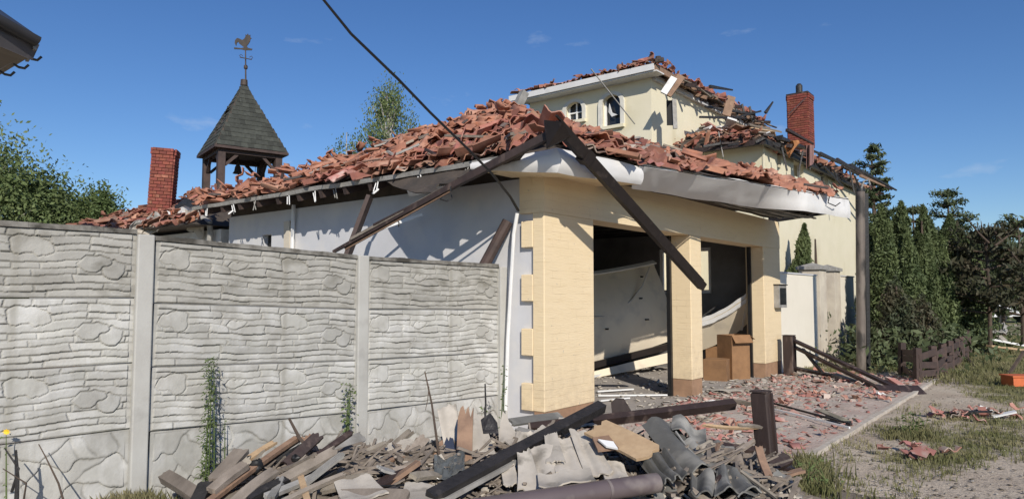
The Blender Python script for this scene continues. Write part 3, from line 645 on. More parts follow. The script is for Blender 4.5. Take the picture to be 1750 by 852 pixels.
# fallen garage doors
def pgrid(c, v0, v1, nu=14, nv=10, th=.03, bow=0, crumple=0):
    """a sheet between four picture corners: tl, tr, br, bl on planes v0..v1 of the garage"""
    v0, v1 = [q if isinstance(q, tuple) else (q, q) for q in (v0, v1)]; tl, tr, br, bl = [Vector(x) for x in (onV(*c[0], v0[0]), onV(*c[1], v0[1]), onV(*c[2], v1[1]), onV(*c[3], v1[0]))]
    def f(s, t):
        p = tl.lerp(tr, s).lerp(bl.lerp(br, s), t); return p + Vector((0, 0, -bow * math.sin(math.pi * s))) - V * (bow * 11 * math.sin(math.pi * t) * (.3 + .7 * math.sin(math.pi * s))) + V * (crumple * noise.noise(Vector((s * 6, t * 4, 1)))) + Vector((0, 0, crumple * .5 * noise.noise(Vector((s * 8, t * 3, 5)))))
    return f
d1 = thing('garage_door', G(4.2, 3.0, 0), 'beige sectional garage door knocked loose and tilted in the left opening', 'garage door')
f = pgrid([(960, 474), (1114, 449), (1148, 580), (960, 634)], (3.2, 2.25), (3.0, 1.95), bow=.03)
part('door_skin', MB().grid(f, 12, 8, .03), M['door'], d1, smooth=True)
part('top_rail', MB().grid(lambda s, t: Vector(f(s, 0)) - V * (.02 + .08 * t) + Vector((0, 0, .03 - .05 * t)), 12, 2, .03), M['plastic'], d1)
part('side_rail', MB().beam(Vector(f(1, 0)) - V * .02, Vector(f(1, 1)) - V * .02, .03, .04), M['plastic'], d1)
for s in (.66,): part('panel_seam', MB().beam(Vector(f(s, .02)) - V * .014, Vector(f(s + .02, .60)) - V * .014, .018, .02), M['brown'], d1)
for s, t in ((.66, .36), (.68, .62), (.30, .62), (.80, .13)): p = Vector(f(s, t)) - V * .03; part('hinge', MB().beam(p - U * .06, p + U * .07, .03, .03), M['brown'], d1)
p = onV(1080, 489, 2.42); part('lock', MB().tube([p, p - V * .05], .05, 10).tube([p + Vector((-.05, 0, .09)), p + Vector((-.05, 0, .09)) - V * .05], .035, 10), M['black'], d1)
part('bottom_rail', MB().beam(onV(960, 637, 2.85), onV(1149, 590, 1.9), .06, .12), M['brown'], d1)
part('lower_panel', MB().grid(pgrid([(960, 649), (1152, 600), (1152, 618), (960, 658)], (2.7, 1.85), (2.65, 1.8)), 10, 2, .03), M['door'], d1)
part('bent_bracket', MB().beam(onV(1014, 643, 2.4), onV(1072, 624, 2.4), .05, .03).beam(onV(1072, 624, 2.4), onV(1062, 634, 2.38), .04, .03), M['plastic'], d1)
part('cable', MB().tube([onV(990, 540, 2.7), onV(1030, 541, 2.55), onV(1058, 530, 2.4), onV(1080, 512, 2.25), onV(1098, 488, 2.15), onV(1110, 456, 2.1)], .018, 6), M['rope'], d1)
d2 = thing('garage_door', G(5.6, 1.6, 0), 'crumpled white garage door sagging across the right opening', 'garage door')
def f2_(s, t):
    x = 1180 + 96 * s; vd = 1.5 - 1.15 * s; top = 552 - 46 * s ** 1.8 - 2; bot = 600 - 42 * s ** 1.5 - 30 * max(0, s - .75)
    y = top + (bot - top) * t; p = onV(x, y, vd + .15 * t); return p + V * .03 * noise.noise(Vector((s * 7, t * 3, 2)))
part('door_skin', MB().grid(f2_, 16, 8, .03), M['door'], d2, smooth=True)
part('top_rail', MB().grid(lambda s, t: Vector(f2_(s, 0)) - V * (.03 + .09 * math.sin(math.pi * t)) + Vector((0, 0, .07 - .17 * t + .006 * noise.noise(Vector((s * 14, t * 3, 0))))), 24, 4, .02), M['plastic'], d2)
part('side_rail', MB().beam(Vector(f2_(1, 0)) - V * .05, Vector(f2_(.86, 1)) - V * .05, .04, .03), M['plastic'], d2)
# cardboard boxes
def carton(c, v, wd, dp, h, rot, label, tiltx=0, open_=True):
    p = onV(*c, v); p.z = .016; t = thing('cardboard_box', p, label, 'box')
    W = Matrix.Translation(p) @ Matrix.Rotation(GA + rot, 4, 'Z') @ Matrix.Rotation(tiltx, 4, 'Y')
    def bx(n, lo, hi, m=M['card']):
        b = MB().box(lo, hi, lambda x, y, z: W @ Vector((x, y, z))); part(n, b, m, t)
    bx('side', (-wd / 2, -dp / 2, 0), (wd / 2, -dp / 2 + .006, h)); bx('side', (-wd / 2, dp / 2 - .006, 0), (wd / 2, dp / 2, h))
    bx('side', (-wd / 2, -dp / 2 + .006, 0), (-wd / 2 + .006, dp / 2 - .006, h)); bx('side', (wd / 2 - .006, -dp / 2 + .006, 0), (wd / 2, dp / 2 - .006, h)); bx('bottom', (-wd / 2 + .007, -dp / 2 + .007, 0), (wd / 2 - .007, dp / 2 - .007, .006))
    if open_:
        P = lambda x, y, z: W @ Vector((x, y, z))
        part('flap', MB().slab([P(-wd / 2, -dp / 2, h), P(wd / 2, -dp / 2, h), P(wd / 2, -dp / 2 - .1, h - .13), P(-wd / 2, -dp / 2 - .1, h - .13)], (0, 0, 1), .006), M['card'], t)
        part('flap', MB().slab([P(wd / 2, -dp / 2, h), P(wd / 2, dp / 2, h), P(wd / 2 + .13, dp / 2, h - .08), P(wd / 2 + .13, -dp / 2, h - .08)], (0, 0, 1), .006), M['card'], t)
    else: bx('lid', (-wd / 2, -dp / 2, h + .001), (wd / 2, dp / 2, h + .008))
carton((1254, 637), .45, .40, .40, .78, -.5, 'tall open cardboard box behind the right garage pier')
carton((1226, 634), .60, .45, .40, .36, .2, 'low closed cardboard box beside the tall open one', open_=False)
carton((1226, 612), 1.3, .55, .45, .62, .4, 'tilted dark cardboard box heaped behind the other two boxes', tiltx=-.35)

# ------------------------------------------------------------------ fallen gutters and timbers about the garage
def lone(name, b, m, label, cat, group=None, smooth=False):
    o = b.build(name, m, None, smooth); return tag(o, label, cat, group)
g1 = thing('fallen_gutter', at(955, 216, 6.6), 'long dark brown gutter hanging diagonally from the roof corner across the garage front', 'gutter')
a0, a1 = at(952, 214, 6.55), at(1200, 489, 9.0); dd = (a1 - a0).normalized(); sdv = dd.cross(Vector((0, -1, 0))).normalized()
def gut(p, q, r, n=20, half=True, kink=0.):
    d = (q - p).normalized(); a = d.cross(Vector((0, 0, 1))).normalized(); u_ = a.cross(d)
    def f(s, t):
        an = math.pi * (t * 1.15 - .075) if half else 2 * math.pi * t
        c = p.lerp(q, s) + u_ * kink * math.sin(math.pi * s); return c - a * math.cos(an) * r - u_ * math.sin(an) * r
    return f
part('channel', MB().beam(a0, a1, .095, .10, up=(.3, -.2, 1)), M['brown'], g1)
part('channel_lip', MB().beam(a0 + Vector((-.01, -.075, .075)), a1 + Vector((-.01, -.075, .075)), .03, .02, up=(.3, -.2, 1)), M['brown'], g1)
part('end_cap', MB().slab([at(930, 205, 6.62), at(962, 208, 6.45), at(975, 232, 6.5), at(935, 252, 6.62)], (0, 1, 0), .08), M['brown'], g1)
part('joint_collar', MB().beam(a0.lerp(a1, .14), a0.lerp(a1, .17), .135, .135, up=(.3, -.2, 1)), M['brown'], g1)
g2 = thing('fallen_gutter', at(745, 340, 7.3), 'splintered brown eaves timber slanting down from the roof corner above the fence', 'timber')
P0, P1, P2 = at(948, 226, 6.7), at(800, 303, 7.15), at(570, 430, 8.0)
part('bearer', MB().beam(P0, P1, .07, .075).beam(P1, P2, .07, .065, taper=.5), M['brownwood'], g2)
part('splintered_strip', MB().beam(at(880, 256, 6.9), at(600, 408, 7.85), .03, .03), M['oldwood'], g2)
part('splintered_strip', MB().beam(at(905, 250, 6.85), at(640, 384, 7.7), .05, .02), M['brownwood'], g2)
part('splintered_strip', MB().beam(at(770, 325, 7.25), at(590, 425, 7.95), .02, .03), M['redboard'], g2)
part('loose_hook', MB().tube([at(770, 318, 7.2), at(772, 338, 7.2), at(764, 344, 7.2), at(752, 340, 7.2)], .008, 5).tube([at(672, 370, 7.6), at(682, 380, 7.6), at(681, 388, 7.6)], .008, 5), M['black'], g2)
lone('board', MB().beam(at(632, 336, 8.5), at(588, 452, 8.3), .13, .05, up=(1, 0, .3)), M['towerwood'], 'weathered dark plank leaning from the side eave behind the fence', 'plank')
lone('board', MB().beam(at(722, 366, 8.5), at(620, 402, 8.6), .02, .035), M['plastic'], 'thin white strip lying under the slanting eaves timber', 'strip')
lone('timber_post', MB().tube([at(824, 460, 7.75), at(868, 378, 7.75)], .062, 10), M['towerwood'], 'round tipped dark post leaning on the white wall behind the fence', 'post')
lone('overhead_cable', MB().tube([at(420, -150, 4.2), at(553, 0, 5.0), at(600, 58, 5.25), at(680, 135, 5.7), at(735, 192, 6.1), at(800, 255, 6.6), at(842, 298, 7.0), at(872, 336, 7.4), at(886, 360, 7.6)], [.009, .010, .011, .012, .012, .012, .013, .014, .016], 6), M['black'], 'black overhead cable crossing the sky and ending at the white wall', 'cable')
# pole holding the far end of the canopy
pole = thing('pole', onZ(1471, 636), 'tall grey brown steel pole under the far end of the garage canopy', 'pole')
part('shaft', MB().tube([onZ(1472, 634), at(1470, 326, 13.95)], .088, 14), mat('pole_paint', (.20, .17, .14), (.10, .08, .07), .6, 3, .2, stretch=(1, 1, .35), c3=(.04, .035, .03), s3=4, t3=(.5, .6)), pole, smooth=True)
part('cap', MB().tube([at(1470, 327, 13.95), at(1470, 323, 13.95)], .096, 14), M['black'], pole)
part('back_channel', MB().beam(onZ(1484, 634), at(1480, 330, 13.98), .07, .05, up=(0, 1, 0)), M['black'], pole)
part('hook', MB().tube([at(1472, 322, 13.95), at(1476, 310, 13.95), at(1484, 306, 13.95), at(1487, 316, 13.95)], .02, 6), M['grey'], pole)

# ------------------------------------------------------------------ house behind
house = thing('house', G(12, 5, 0), 'two storey cream house with collapsed roofs behind the garage', 'house')
UA, VA = 9.44, 3.6
# tower volume A
def ga(lo, hi, m=M['cream'], name='wall', parent=house): return part(name, MB().gbox(lo, hi), m, parent)
def wall_with_windows(u0, v0, v1, z0, z1, wins, m=M['cream'], th=.3):   # a wall on a plane of constant u, openings (va,vb,za,zb)
    b = MB(); vs = sorted({v0, v1, *[x for w_ in wins for x in w_[:2]]})
    for a, c in zip(vs, vs[1:]):
        cut = [w_ for w_ in wins if w_[0] <= a + 1e-6 and w_[1] >= c - 1e-6]; z = z0
        for w_ in sorted(cut, key=lambda q: q[2]): b.gbox((u0, a, z), (u0 + th, c, w_[2])); z = w_[3]
        b.gbox((u0, a, z), (u0 + th, c, z1))
    return b
def wq(px0, py0, px1, py1, u0):
    a = onU(px0, py1, u0); c = onU(px1, py0, u0); va, vb = sorted(((a - O).dot(V), (c - O).dot(V))); return (va, vb, a.z, c.z)
w1 = wq(968, 172, 996, 209, UA); w2 = wq(1030, 159, 1061, 218, UA)
ZA = 7.02
part('wall', wall_with_windows(UA, VA, 7.4, 0, ZA, [w1, w2]), M['cream'], house)
ga((UA + .3, VA, 0), (16.6, VA + .3, ZA)); ga((UA + .3, 7.1, 0), (16.6, 7.4, ZA)); ga((16.3, VA + .3, 0), (16.6, 7.1, ZA))
for i, w_ in enumerate((w1, w2)):
    va, vb, za, zb = w_; vm = (va + vb) / 2; hw = (vb - va) / 2
    # arched head: cream spandrels fill the corners, white surround follows the arch
    def arch(r0, r1, u0, u1, zc, a0=0., a1=math.pi, n=10):
        b = MB()
        for k in range(n):
            x0, x1 = a0 + (a1 - a0) * k / n, a0 + (a1 - a0) * (k + 1) / n
            q = [(r0 * math.cos(x0), r0 * .8 * math.sin(x0)), (r1 * math.cos(x0), r1 * .8 * math.sin(x0)), (r1 * math.cos(x1), r1 * .8 * math.sin(x1)), (r0 * math.cos(x1), r0 * .8 * math.sin(x1))]
            b.hexa([G(u0, vm + x, zc + z) for x, z in q] + [G(u1, vm + x, zc + z) for x, z in q])
        return b
    zc = zb - hw * .8
    part('spandrel', arch(hw, hw * 1.36, UA + .004, UA + .12, zc), M['cream'], house)
    win = part('window', arch(hw, hw + .11, UA - .05, UA + .02, zc).gbox((UA - .05, va - .11, za), (UA + .02, va, zc)).gbox((UA - .05, vb, za), (UA + .02, vb + .11, zc)), mat('white_surround', (.70, .68, .60), (.60, .58, .52), .8), house)
    part('sill', MB().gbox((UA - .09, va - .11, za - .08), (UA + .02, vb + .11, za)), M['cream'], win)
    part('pane', MB().gbox((UA + .16, va, za), (UA + .17, vb, zb)), M['glass'], win)
    fr = MB().gbox((UA + .10, va, za), (UA + .15, va + .05, zb - .1)).gbox((UA + .10, vb - .05, za), (UA + .15, vb, zb - .1)).gbox((UA + .10, va + .05, za), (UA + .15, vb - .05, za + .05))
    if i == 0: fr.gbox((UA + .10, vm - .02, za + .05), (UA + .14, vm + .02, zb)).gbox((UA + .105, va + .05, za + (zb - za) * .45), (UA + .14, vm - .02, za + (zb - za) * .45 + .035)).gbox((UA + .105, vm + .02, za + (zb - za) * .45), (UA + .14, vb - .05, za + (zb - za) * .45 + .035))
    part('frame', fr, M['plastic'], win)
    if i == 1: part('torn_curtain', MB().slab([G(UA + .05, vm + .10, zb - .2), G(UA + .05, vm + .02, zb - .45), G(UA + .03, vm - .15, za + .28), G(UA + .05, vm + .03, za + .26), G(UA + .07, vm + .14, za + .4)], U, .02), M['plastic'], win)
# volume B with ragged openings on its front
UB, VB, ZB = 10.68, 1.28, 5.12
def wqV(px0, py0, px1, py1, v0):
    a = onV(px0, py1, v0); c = onV(px1, py0, v0); ua, ub = sorted(((a - O).dot(U), (c - O).dot(U))); return (ua, ub, a.z, c.z)
wb = [wqV(1357, 278, 1373, 300, VB), wqV(1403, 294, 1414, 312, VB), wqV(1443, 286, 1457, 318, VB), wqV(1329, 250, 1334, 287, VB)]
wb.sort()
b = MB(); us = sorted({UB, 20.5, *[x for q in wb for x in q[:2]]})
for a, c in zip(us, us[1:]):
    z = 0
    for q in wb:
        if q[0] <= a + 1e-6 and q[1] >= c - 1e-6: b.gbox((a, VB, 0), (c, VB + .3, q[2])); z = min(q[3], ZB - .02)
    b.gbox((a, VB, z), (c, VB + .3, ZB))
part('wall', b, M['cream'], house)
for q in wb: part('opening', MB().gbox((q[0] - .05, VB + .31, q[2] - .05), (q[1] + .05, VB + .33, q[3])), M['dark'], house)  # dark panel behind each hole stands in for the unlit room
q = wb[1]; part('window_frame', MB().gbox((q[0], VB + .1, q[2]), (q[0] + .06, VB + .16, q[3])), M['plastic'], house); part('window_frame', MB().gbox((q[1] - .06, VB + .1, q[2]), (q[1], VB + .16, q[3])), M['plastic'], house)
q = wb[2]; part('window_frame', MB().gbox((q[0], VB + .1, q[2]), (q[0] + .06, VB + .16, min(ZB, q[3]))), M['plastic'], house); part('window_frame', MB().gbox((q[1] - .06, VB + .1, q[2]), (q[1], VB + .16, min(q[3], ZB))), M['plastic'], house)
ga((UB, VB + .3, 0), (UB + .3, VA, ZB)); ga((20.2, VB + .3, 0), (20.5, 7, ZB)); ga((16.6, 6.8, 0), (20.2, 7.1, ZB))
part('corner_strip', MB().gbox((UB - .02, VB - .02, 0), (UB + .02, VB + .02, ZB)), M['cream'], house)
# roof A: low hip, sheathing, eave board, tiles left along its edges
def hip(u0, u1, v0, v1, z, rise, th=.06):
    d = min(v1 - v0, u1 - u0) / 2; A = [G(u0, v0, z), G(u1, v0, z), G(u1, v1, z), G(u0, v1, z), G(u0 + d, v0 + d, z + rise), G(u1 - d, v0 + d, z + rise)]
    b = MB().add(A + [p - Vector((0, 0, th)) for p in A[:4]], [(0, 1, 5, 4), (1, 2, 5), (2, 3, 4, 5), (3, 0, 4), (9, 8, 7, 6), (0, 6, 7, 1), (1, 7, 8, 2), (2, 8, 9, 3), (3, 9, 6, 0)]); return b, A
za = ZA + .10
bb, A = hip(UA - .42, 17.0, VA - .30, 7.8, za, .62)
ra = part('roof', bb, M['deck'], house)
def fromL(a, b_, c, d): return bil(a, b_, c, d, .05, 4)
Ta = lay_tiles(ra, fromL(A[3], A[0], A[4], A[4]), 6, .22, 31, 26, .5) + lay_tiles(ra, fromL(A[0], A[1], A[5], A[4]), 6, .24, 32, 60, 1.0, dens=.55)
rr = random.Random(77)
for k in range(60):
    s = k / 60; p = A[0].lerp(A[1], s) + Vector((0, 0, .06 + rr.random() * .12)) + V * rr.uniform(0, .3); Ta.append((Matrix.Translation(p) @ Euler((rr.gauss(0, .6), rr.gauss(0, .6), rr.uniform(0, 6.28))).to_matrix().to_4x4(), rr.randrange(0, 5)))
tiles_to(ra, Ta, 160)
part('fascia', MB().beam(A[3] + Vector((0, 0, -.09)), A[0] + Vector((0, 0, -.09)), .05, .15), M['sheet'], house)
part('soffit', MB().gbox((UA - .40, VA - .36, za - .20), (UA - .001, 7.7, za - .17)), M['sheet'], house)
part('fascia', MB().beam(G(UA - .4, VA - .30, za - .10), G(UA + 2.0, VA - .30, za - .10), .05, .14), M['redboard'], house)
part('cornice', MB().gbox((UA + .05, VA - .10, ZA - .16), (16.6, VA - .003, ZA - .03)), M['white'], house)
part('ridge_knob', MB().tube([at(1125, 104, 16.6), at(1125, 97, 16.6)], .07, 8).tube([at(1119, 104, 16.6), at(1134, 102, 16.6)], .06, 6), M['rust'], house)
# broken rafters and laths poking out along the eaves of A
rr = random.Random(9)
for k in range(26):
    u = UA + .6 + k * .27; p = G(u, VA + .3, za + .08); ln = rr.uniform(.35, .75); q = G(u + rr.gauss(0, .12), VA - ln + .1, za - .05 - rr.random() * .28)
    part('rafter', MB().beam(p, q, .06, .09), M['brownwood'] if k % 3 else M['redboard'], house)
for k in range(14):
    u = UA + .8 + k * .5; p = G(u, VA - .42, za - .02 - rr.random() * .15); part('lath', MB().beam(p, G(u + rr.uniform(.4, .9), VA - .40 + rr.gauss(0, .05), za - rr.random() * .2), .05, .03), M['brownwood'] if k % 2 else M['oldwood'], house)
part('hanging_trim', MB().beam(at(1165, 130, 16.4), at(1140, 163, 16.3), .20, .05, up=(0, -1, .4)), M['redboard'], house)
part('hanging_trim', MB().beam(at(1152, 133, 16.3), at(1134, 160, 16.2), .16, .05, up=(0, -1, .4)), M['sheet'], house)
part('hanging_trim', MB().beam(at(1250, 165, 18.5), at(1241, 198, 18.4), .22, .05, up=(0, -1, .2)), M['redboard'], house)
part('broken_door', MB().beam(at(1146, 172, 16.75), at(1147, 214, 16.75), .20, .04, up=(0, -1, 0)), M['dark'], house)
part('door_jamb', MB().beam(at(1152, 170, 16.7), at(1154, 220, 16.7), .10, .06, up=(0, -1, 0)), M['grey'], house)
for (a, c) in (((1205, 182, 18.2), (1290, 196, 19)), ((1240, 205, 18.2), (1300, 190, 19)), ((1196, 200, 17.5), (1275, 202, 19)), ((1268, 178, 19), (1275, 205, 19)), ((1281, 182, 19.2), (1287, 208, 19.2)), ((1258, 186, 18.8), (1262, 206, 18.8))):
    part('bent_bar', MB().beam(at(*a), at(*c), .05, .05), M['char'], house)
# roof B, collapsed: sheathing low, dark broken edge, debris on it
zb_ = ZB + .10
bb, Bc = hip(UB - .45, 22.2, VB - .16, 7.0, zb_, 1.2)
rb = part('roof', bb, M['deck'], house)
Tb = lay_tiles(rb, bil(Bc[3], Bc[0], Bc[4], Bc[4], .1, 6), 8, .26, 41, 30, 1, dens=.35) + lay_tiles(rb, bil(Bc[0], Bc[1], Bc[5], Bc[4], .12, 7), 8, .28, 42, 60, 1, dens=.6)
for k in range(70):
    s = rr.random(); e = (Bc[0], Bc[1]) if k < 46 else (Bc[0], Bc[3].lerp(Bc[0], .5)); p = e[0].lerp(e[1], s) + Vector((0, 0, rr.uniform(-.05, .14))) + V * rr.uniform(0, .25); Tb.append((Matrix.Translation(p) @ Euler((rr.gauss(0, .7), rr.gauss(0, .7), rr.uniform(0, 6.28))).to_matrix().to_4x4(), rr.randrange(0, 5)))
tiles_to(rb, Tb, 160)
for k in range(44):
    u = UB - .3 + k * .27; p = G(u, VB + .4, zb_ + .12 + .06 * rr.random()); q = G(u + rr.gauss(.1, .15), VB - .12 - rr.random() ** 2 * .45, zb_ - .02 - rr.random() * .22)
    part('rafter', MB().beam(p, q, .07, .09), [M['brownwood'], M['char'], M['redboard']][k % 3], house)
for k in range(22):
    u = UB - .4 + k * .52; p = G(u, VB - .2 + rr.gauss(0, .05), zb_ + .0 + rr.gauss(0, .06)); part('lath', MB().beam(p, G(u + rr.uniform(.6, 1.4), VB - .2 + rr.gauss(0, .06), zb_ - .05 + rr.gauss(0, .09)), .06, .04), [M['brownwood'], M['char'], M['oldwood']][k % 3], house)
for k in range(16):
    v = VB - .4 + k * .16; p = G(UB - .45, v, zb_ - .04 + rr.gauss(0, .05)); part('lath', MB().beam(p, G(UB - .45 + rr.gauss(0, .15), v + rr.uniform(.2, .5), zb_ - .06 + rr.gauss(0, .07)), .06, .05), [M['brownwood'], M['char'], M['redboard']][k % 3], house)
part('eave_beam', MB().beam(Bc[0] + Vector((0, 0, -.12)), Bc[1] + Vector((0, 0, -.10)), .10, .12), M['char'], house)
part('eave_beam', MB().beam(Bc[0] + Vector((0, 0, -.12)), G(UB - .45, VA, zb_ - .12), .10, .12), M['brownwood'], house)
for (a, c, wd, m_) in (((1400, 262, 19), (1462, 290, 20.6), .10, 'char'), ((1452, 282, 20.5), (1532, 325, 22.6), .10, 'char'), ((1430, 272, 20), (1500, 314, 21.5), .07, 'brownwood'), ((1470, 300, 20.5), (1512, 318, 21.6), .06, 'redboard'), ((1440, 284, 21), (1524, 324, 23), .10, 'brownwood'), ((1332, 236, 16.6), (1400, 262, 18.4), .12, 'char'), ((1308, 193, 19.5), (1321, 174, 19.6), .07, 'char'), ((1213, 148, 17.2), (1252, 154, 18.2), .06, 'char'), ((1345, 222, 17.6), (1390, 246, 18.3), .09, 'brownwood')):
    part('splintered_rafter', MB().beam(at(*a), at(*c), wd, .08, taper=.45), M[m_], house)
for k in range(90):
    s_ = rr.random() ** .9; t_ = rr.random() * .5; p = Bc[0].lerp(Bc[1], s_).lerp(Bc[4].lerp(Bc[5], s_), t_) + Vector((0, 0, .04 + rr.random() * .22)); a = rr.gauss(.9, .7); L_ = rr.uniform(.25, .9); d = Vector((math.cos(a), math.sin(a), rr.gauss(-.05, .18))) * L_ / 2
    part('roof_debris', MB().beam(p - d, p + d, rr.uniform(.04, .13), rr.uniform(.02, .05), up=(rr.gauss(0, .3), rr.gauss(0, .3), 1)), [M['brownwood'], M['char'], M['redboard'], M['tile'], M['oldwood'], M['tile']][k % 6], rb)
# white and wooden wreckage lying on roof B against the tower wall
wm = [M['plastic'], M['paleboard'], M['oldwood'], M['redboard'], M['sheet'], M['tiledust']]
for k in range(80):
    u = UB - .45 + rr.random() ** .8 * 4.8; v = rr.uniform(VB + .2, VA - .7); z = zb_ + .14 + (v - VB + .3) * .20 + rr.random() * .16
    L_ = rr.uniform(.2, .75); a = rr.uniform(0, 3.14); d = Vector((math.cos(a), math.sin(a), rr.gauss(0, .22))) * L_ / 2; c = G(u, v, z)
    part('wreckage', MB().beam(c - d, c + d, rr.uniform(.06, .30), rr.uniform(.02, .05), up=(rr.gauss(0, .4), rr.gauss(0, .4), 1)), wm[rr.randrange(6)], house)
part('hanging_cloth', MB().grid(lambda s, t: at(1341 + 22 * s + 3 * math.sin(5 * t) - 6 * t * (s - .5), 240 + 30 * t - 22 * t * (abs(s - .5) * 1.6), 16.9 + .1 * math.sin(6 * s)), 6, 8, .02), mat('orange_insulation', (.42, .18, .07), (.34, .15, .06), .9), house)
part('hanging_cloth', MB().grid(lambda s, t: at(1378 + 13 * s, 248 + 40 * t - 10 * t * s, 17.6 + .12 * math.sin(9 * s)), 6, 8, .02), mat('dusty_pink_cloth', (.30, .17, .15), (.22, .12, .11), .9), house)
for (a, c) in (((1336, 252, 16.6), (1345, 292, 16.6)), ((1372, 258, 17.3), (1365, 292, 17.3)), ((1408, 284, 18.2), (1440, 318, 19)), ((1452, 290, 20), (1460, 330, 20)), ((1460, 300, 20.2), (1470, 322, 20.4)), ((1425, 292, 18.9), (1432, 310, 19)), ((1386, 262, 17.8), (1384, 290, 17.8))):
    part('dangling_rod', MB().beam(at(*a), at(*c), .035, .035), M['char'], house)
for (a, c) in (((1010, 118, 15.8), (1085, 212, 16.5)), ((1228, 225, 16.8), (1236, 268, 16.8))):
    part('dangling_rod', MB().beam(at(*a), at(*c), .02, .02), M['grey'], house)
part('corner_shed_pipe', MB().beam(at(884, 183, 14.5), at(896, 158, 14.6), .16, .16), M['grey'], house)
# chimney of the house
def brick_stack(p, wd, h, cols, rows, parent, lean, name='chimney', parts=True, rot=0, crown=True):
    W = Matrix.Translation(p) @ Matrix.Rotation(rot, 4, 'Z') @ Matrix.Rotation(lean, 4, 'Y')
    ch = MB().box((-wd / 2 + .012, -wd / 2 + .012, -.3), (wd / 2 - .012, wd / 2 - .012, h - .01), lambda x, y, z: W @ Vector((x, y, z))).build(name, M['mortar'], parent)
    bw = wd / cols; bh = h / rows; me = MB().box((-bw / 2 + .004, -.03, -bh / 2 + .006), (bw / 2 - .004, .01, bh / 2 - .006)).mesh('brick', M['brick']); mh = MB().box((-bw / 4 + .004, -.03, -bh / 2 + .006), (bw / 4 - .004, .01, bh / 2 - .006)).mesh('brick', M['brick'])
    J = MB(); r = random.Random(rows)
    for side in range(4):
        A_ = W @ Matrix.Rotation(side * math.pi / 2, 4, 'Z')
        for j in range(rows):
            off = (j + side) % 2 * .5
            for i in range(cols):
                x = -wd / 2 + (i + .5) * bw; x2 = x + (off - .25) * bw * .5
                out = .020 if crown and j >= rows - 2 else 0
                m_ = A_ @ Matrix.Translation((x, -wd / 2 - out + r.uniform(-.002, .003), (j + .5) * bh))
                if parts:
                    if (j + side) % 2 and i == 0: inst('brick', mh, ch, m_ @ Matrix.Translation((-bw / 4, 0, 0))); inst('brick', mh, ch, m_ @ Matrix.Translation(((cols - .5) * bw - bw / 4, 0, 0)))
                    if (j + side) % 2:
                        if i < cols - 1: inst('brick', me, ch, m_ @ Matrix.Translation((bw / 2, 0, 0)))
                    else: inst('brick', me, ch, m_)
                else: J.box((-bw / 2 + .004, -.03, -bh / 2 + .006), (bw / 2 - .004, .01, bh / 2 - .006), lambda x_, y_, z_: m_ @ Vector((x_, y_, z_)))
    if not parts: J.build('bricks', M['brick'], ch, kind='stuff')
    return ch, W
pc = at(1369, 236, 20.5)
ch, W = brick_stack(pc + Vector((0, 0, -.3)), .56, 1.55, 3, 23, house, .0, parts=True, rot=GA)
part('chimney_pot', MB().tube([W @ Vector((-.06, 0, 1.52)), W @ Vector((-.06, 0, 1.62)), W @ Vector((-.06, 0, 1.64)), W @ Vector((-.06, 0, 1.86)), W @ Vector((-.06, 0, 1.92))], [.14, .14, .095, .095, .05], 12), M['char'], ch)
part('chimney_cap', MB().box((-.31, -.31, 1.545), (.31, .31, 1.60), lambda x, y, z: W @ Vector((x, y, z))), M['brownwood'], ch)
part('stay_rod', MB().beam(at(1348, 195, 19.9), at(1378, 166, 20.0), .02, .02), M['char'], ch)

# ------------------------------------------------------------------ annex at left with leaning chimney
an = thing('annex', G(1, 11, 0), 'low white annex with a broken red pantile roof behind the fence', 'outbuilding')
b = MB().gbox((0, 6.75, -.04), (.25, 15.8, 2.62)); part('wall', b, mat('dirty_white_wall', (.60, .59, .56), (.50, .49, .47), .85, 1.5, .2, c3=(.40, .38, .35), s3=2, t3=(.56, .7)), an)
part('wall', MB().gbox((.25, 15.5, -.04), (5.2, 15.8, 2.62)), M['white'], an)
A = [G(-.45, 6.85, 2.68), G(-.45, 16.3, 2.78), G(2.6, 13.4, 3.92), G(2.6, 8.6, 3.92), G(5.6, 6.85, 2.7), G(5.6, 16.3, 2.7)]
ar = part('roof', MB().add(A, [(0, 3, 2, 1), (0, 4, 3), (3, 4, 5, 2), (1, 2, 5), (0, 1, 5, 4)]), M['deck'], an)
Tn = lay_tiles(ar, bil(A[1], A[0], A[3], A[2], .10, 11), 10, .24, 51, 90, .8) + lay_tiles(ar, bil(A[5], A[1], A[2], A[2], .1, 12), 8, .26, 52, 20, .6)
for k in range(40):
    p = A[2].lerp(A[3], rr.random()) + Vector((0, rr.gauss(0, .1), .05 + rr.random() * .12)); Tn.append((Matrix.Translation(p) @ Euler((rr.gauss(0, .5), rr.gauss(0, .5), rr.uniform(0, 6.28))).to_matrix().to_4x4(), rr.randrange(0, 5)))
tiles_to(ar, Tn, 300)
part('fascia', MB().beam(G(-.5, 10.9, 2.78), G(-.5, 13.9, 2.80), .03, .12), M['sheet'], an)
brick_stack(at(274, 372, 15.2) + Vector((0, 0, -.1)), .42, 1.60, 3, 22, an, .045, parts=True, rot=R(14))
part('clay_pipe', MB().tube([at(303, 392, 12.9), at(299, 360, 12.9)], .085, 12), mat('clay_pot', (.42, .13, .06), (.36, .11, .055), .8), an, smooth=True)
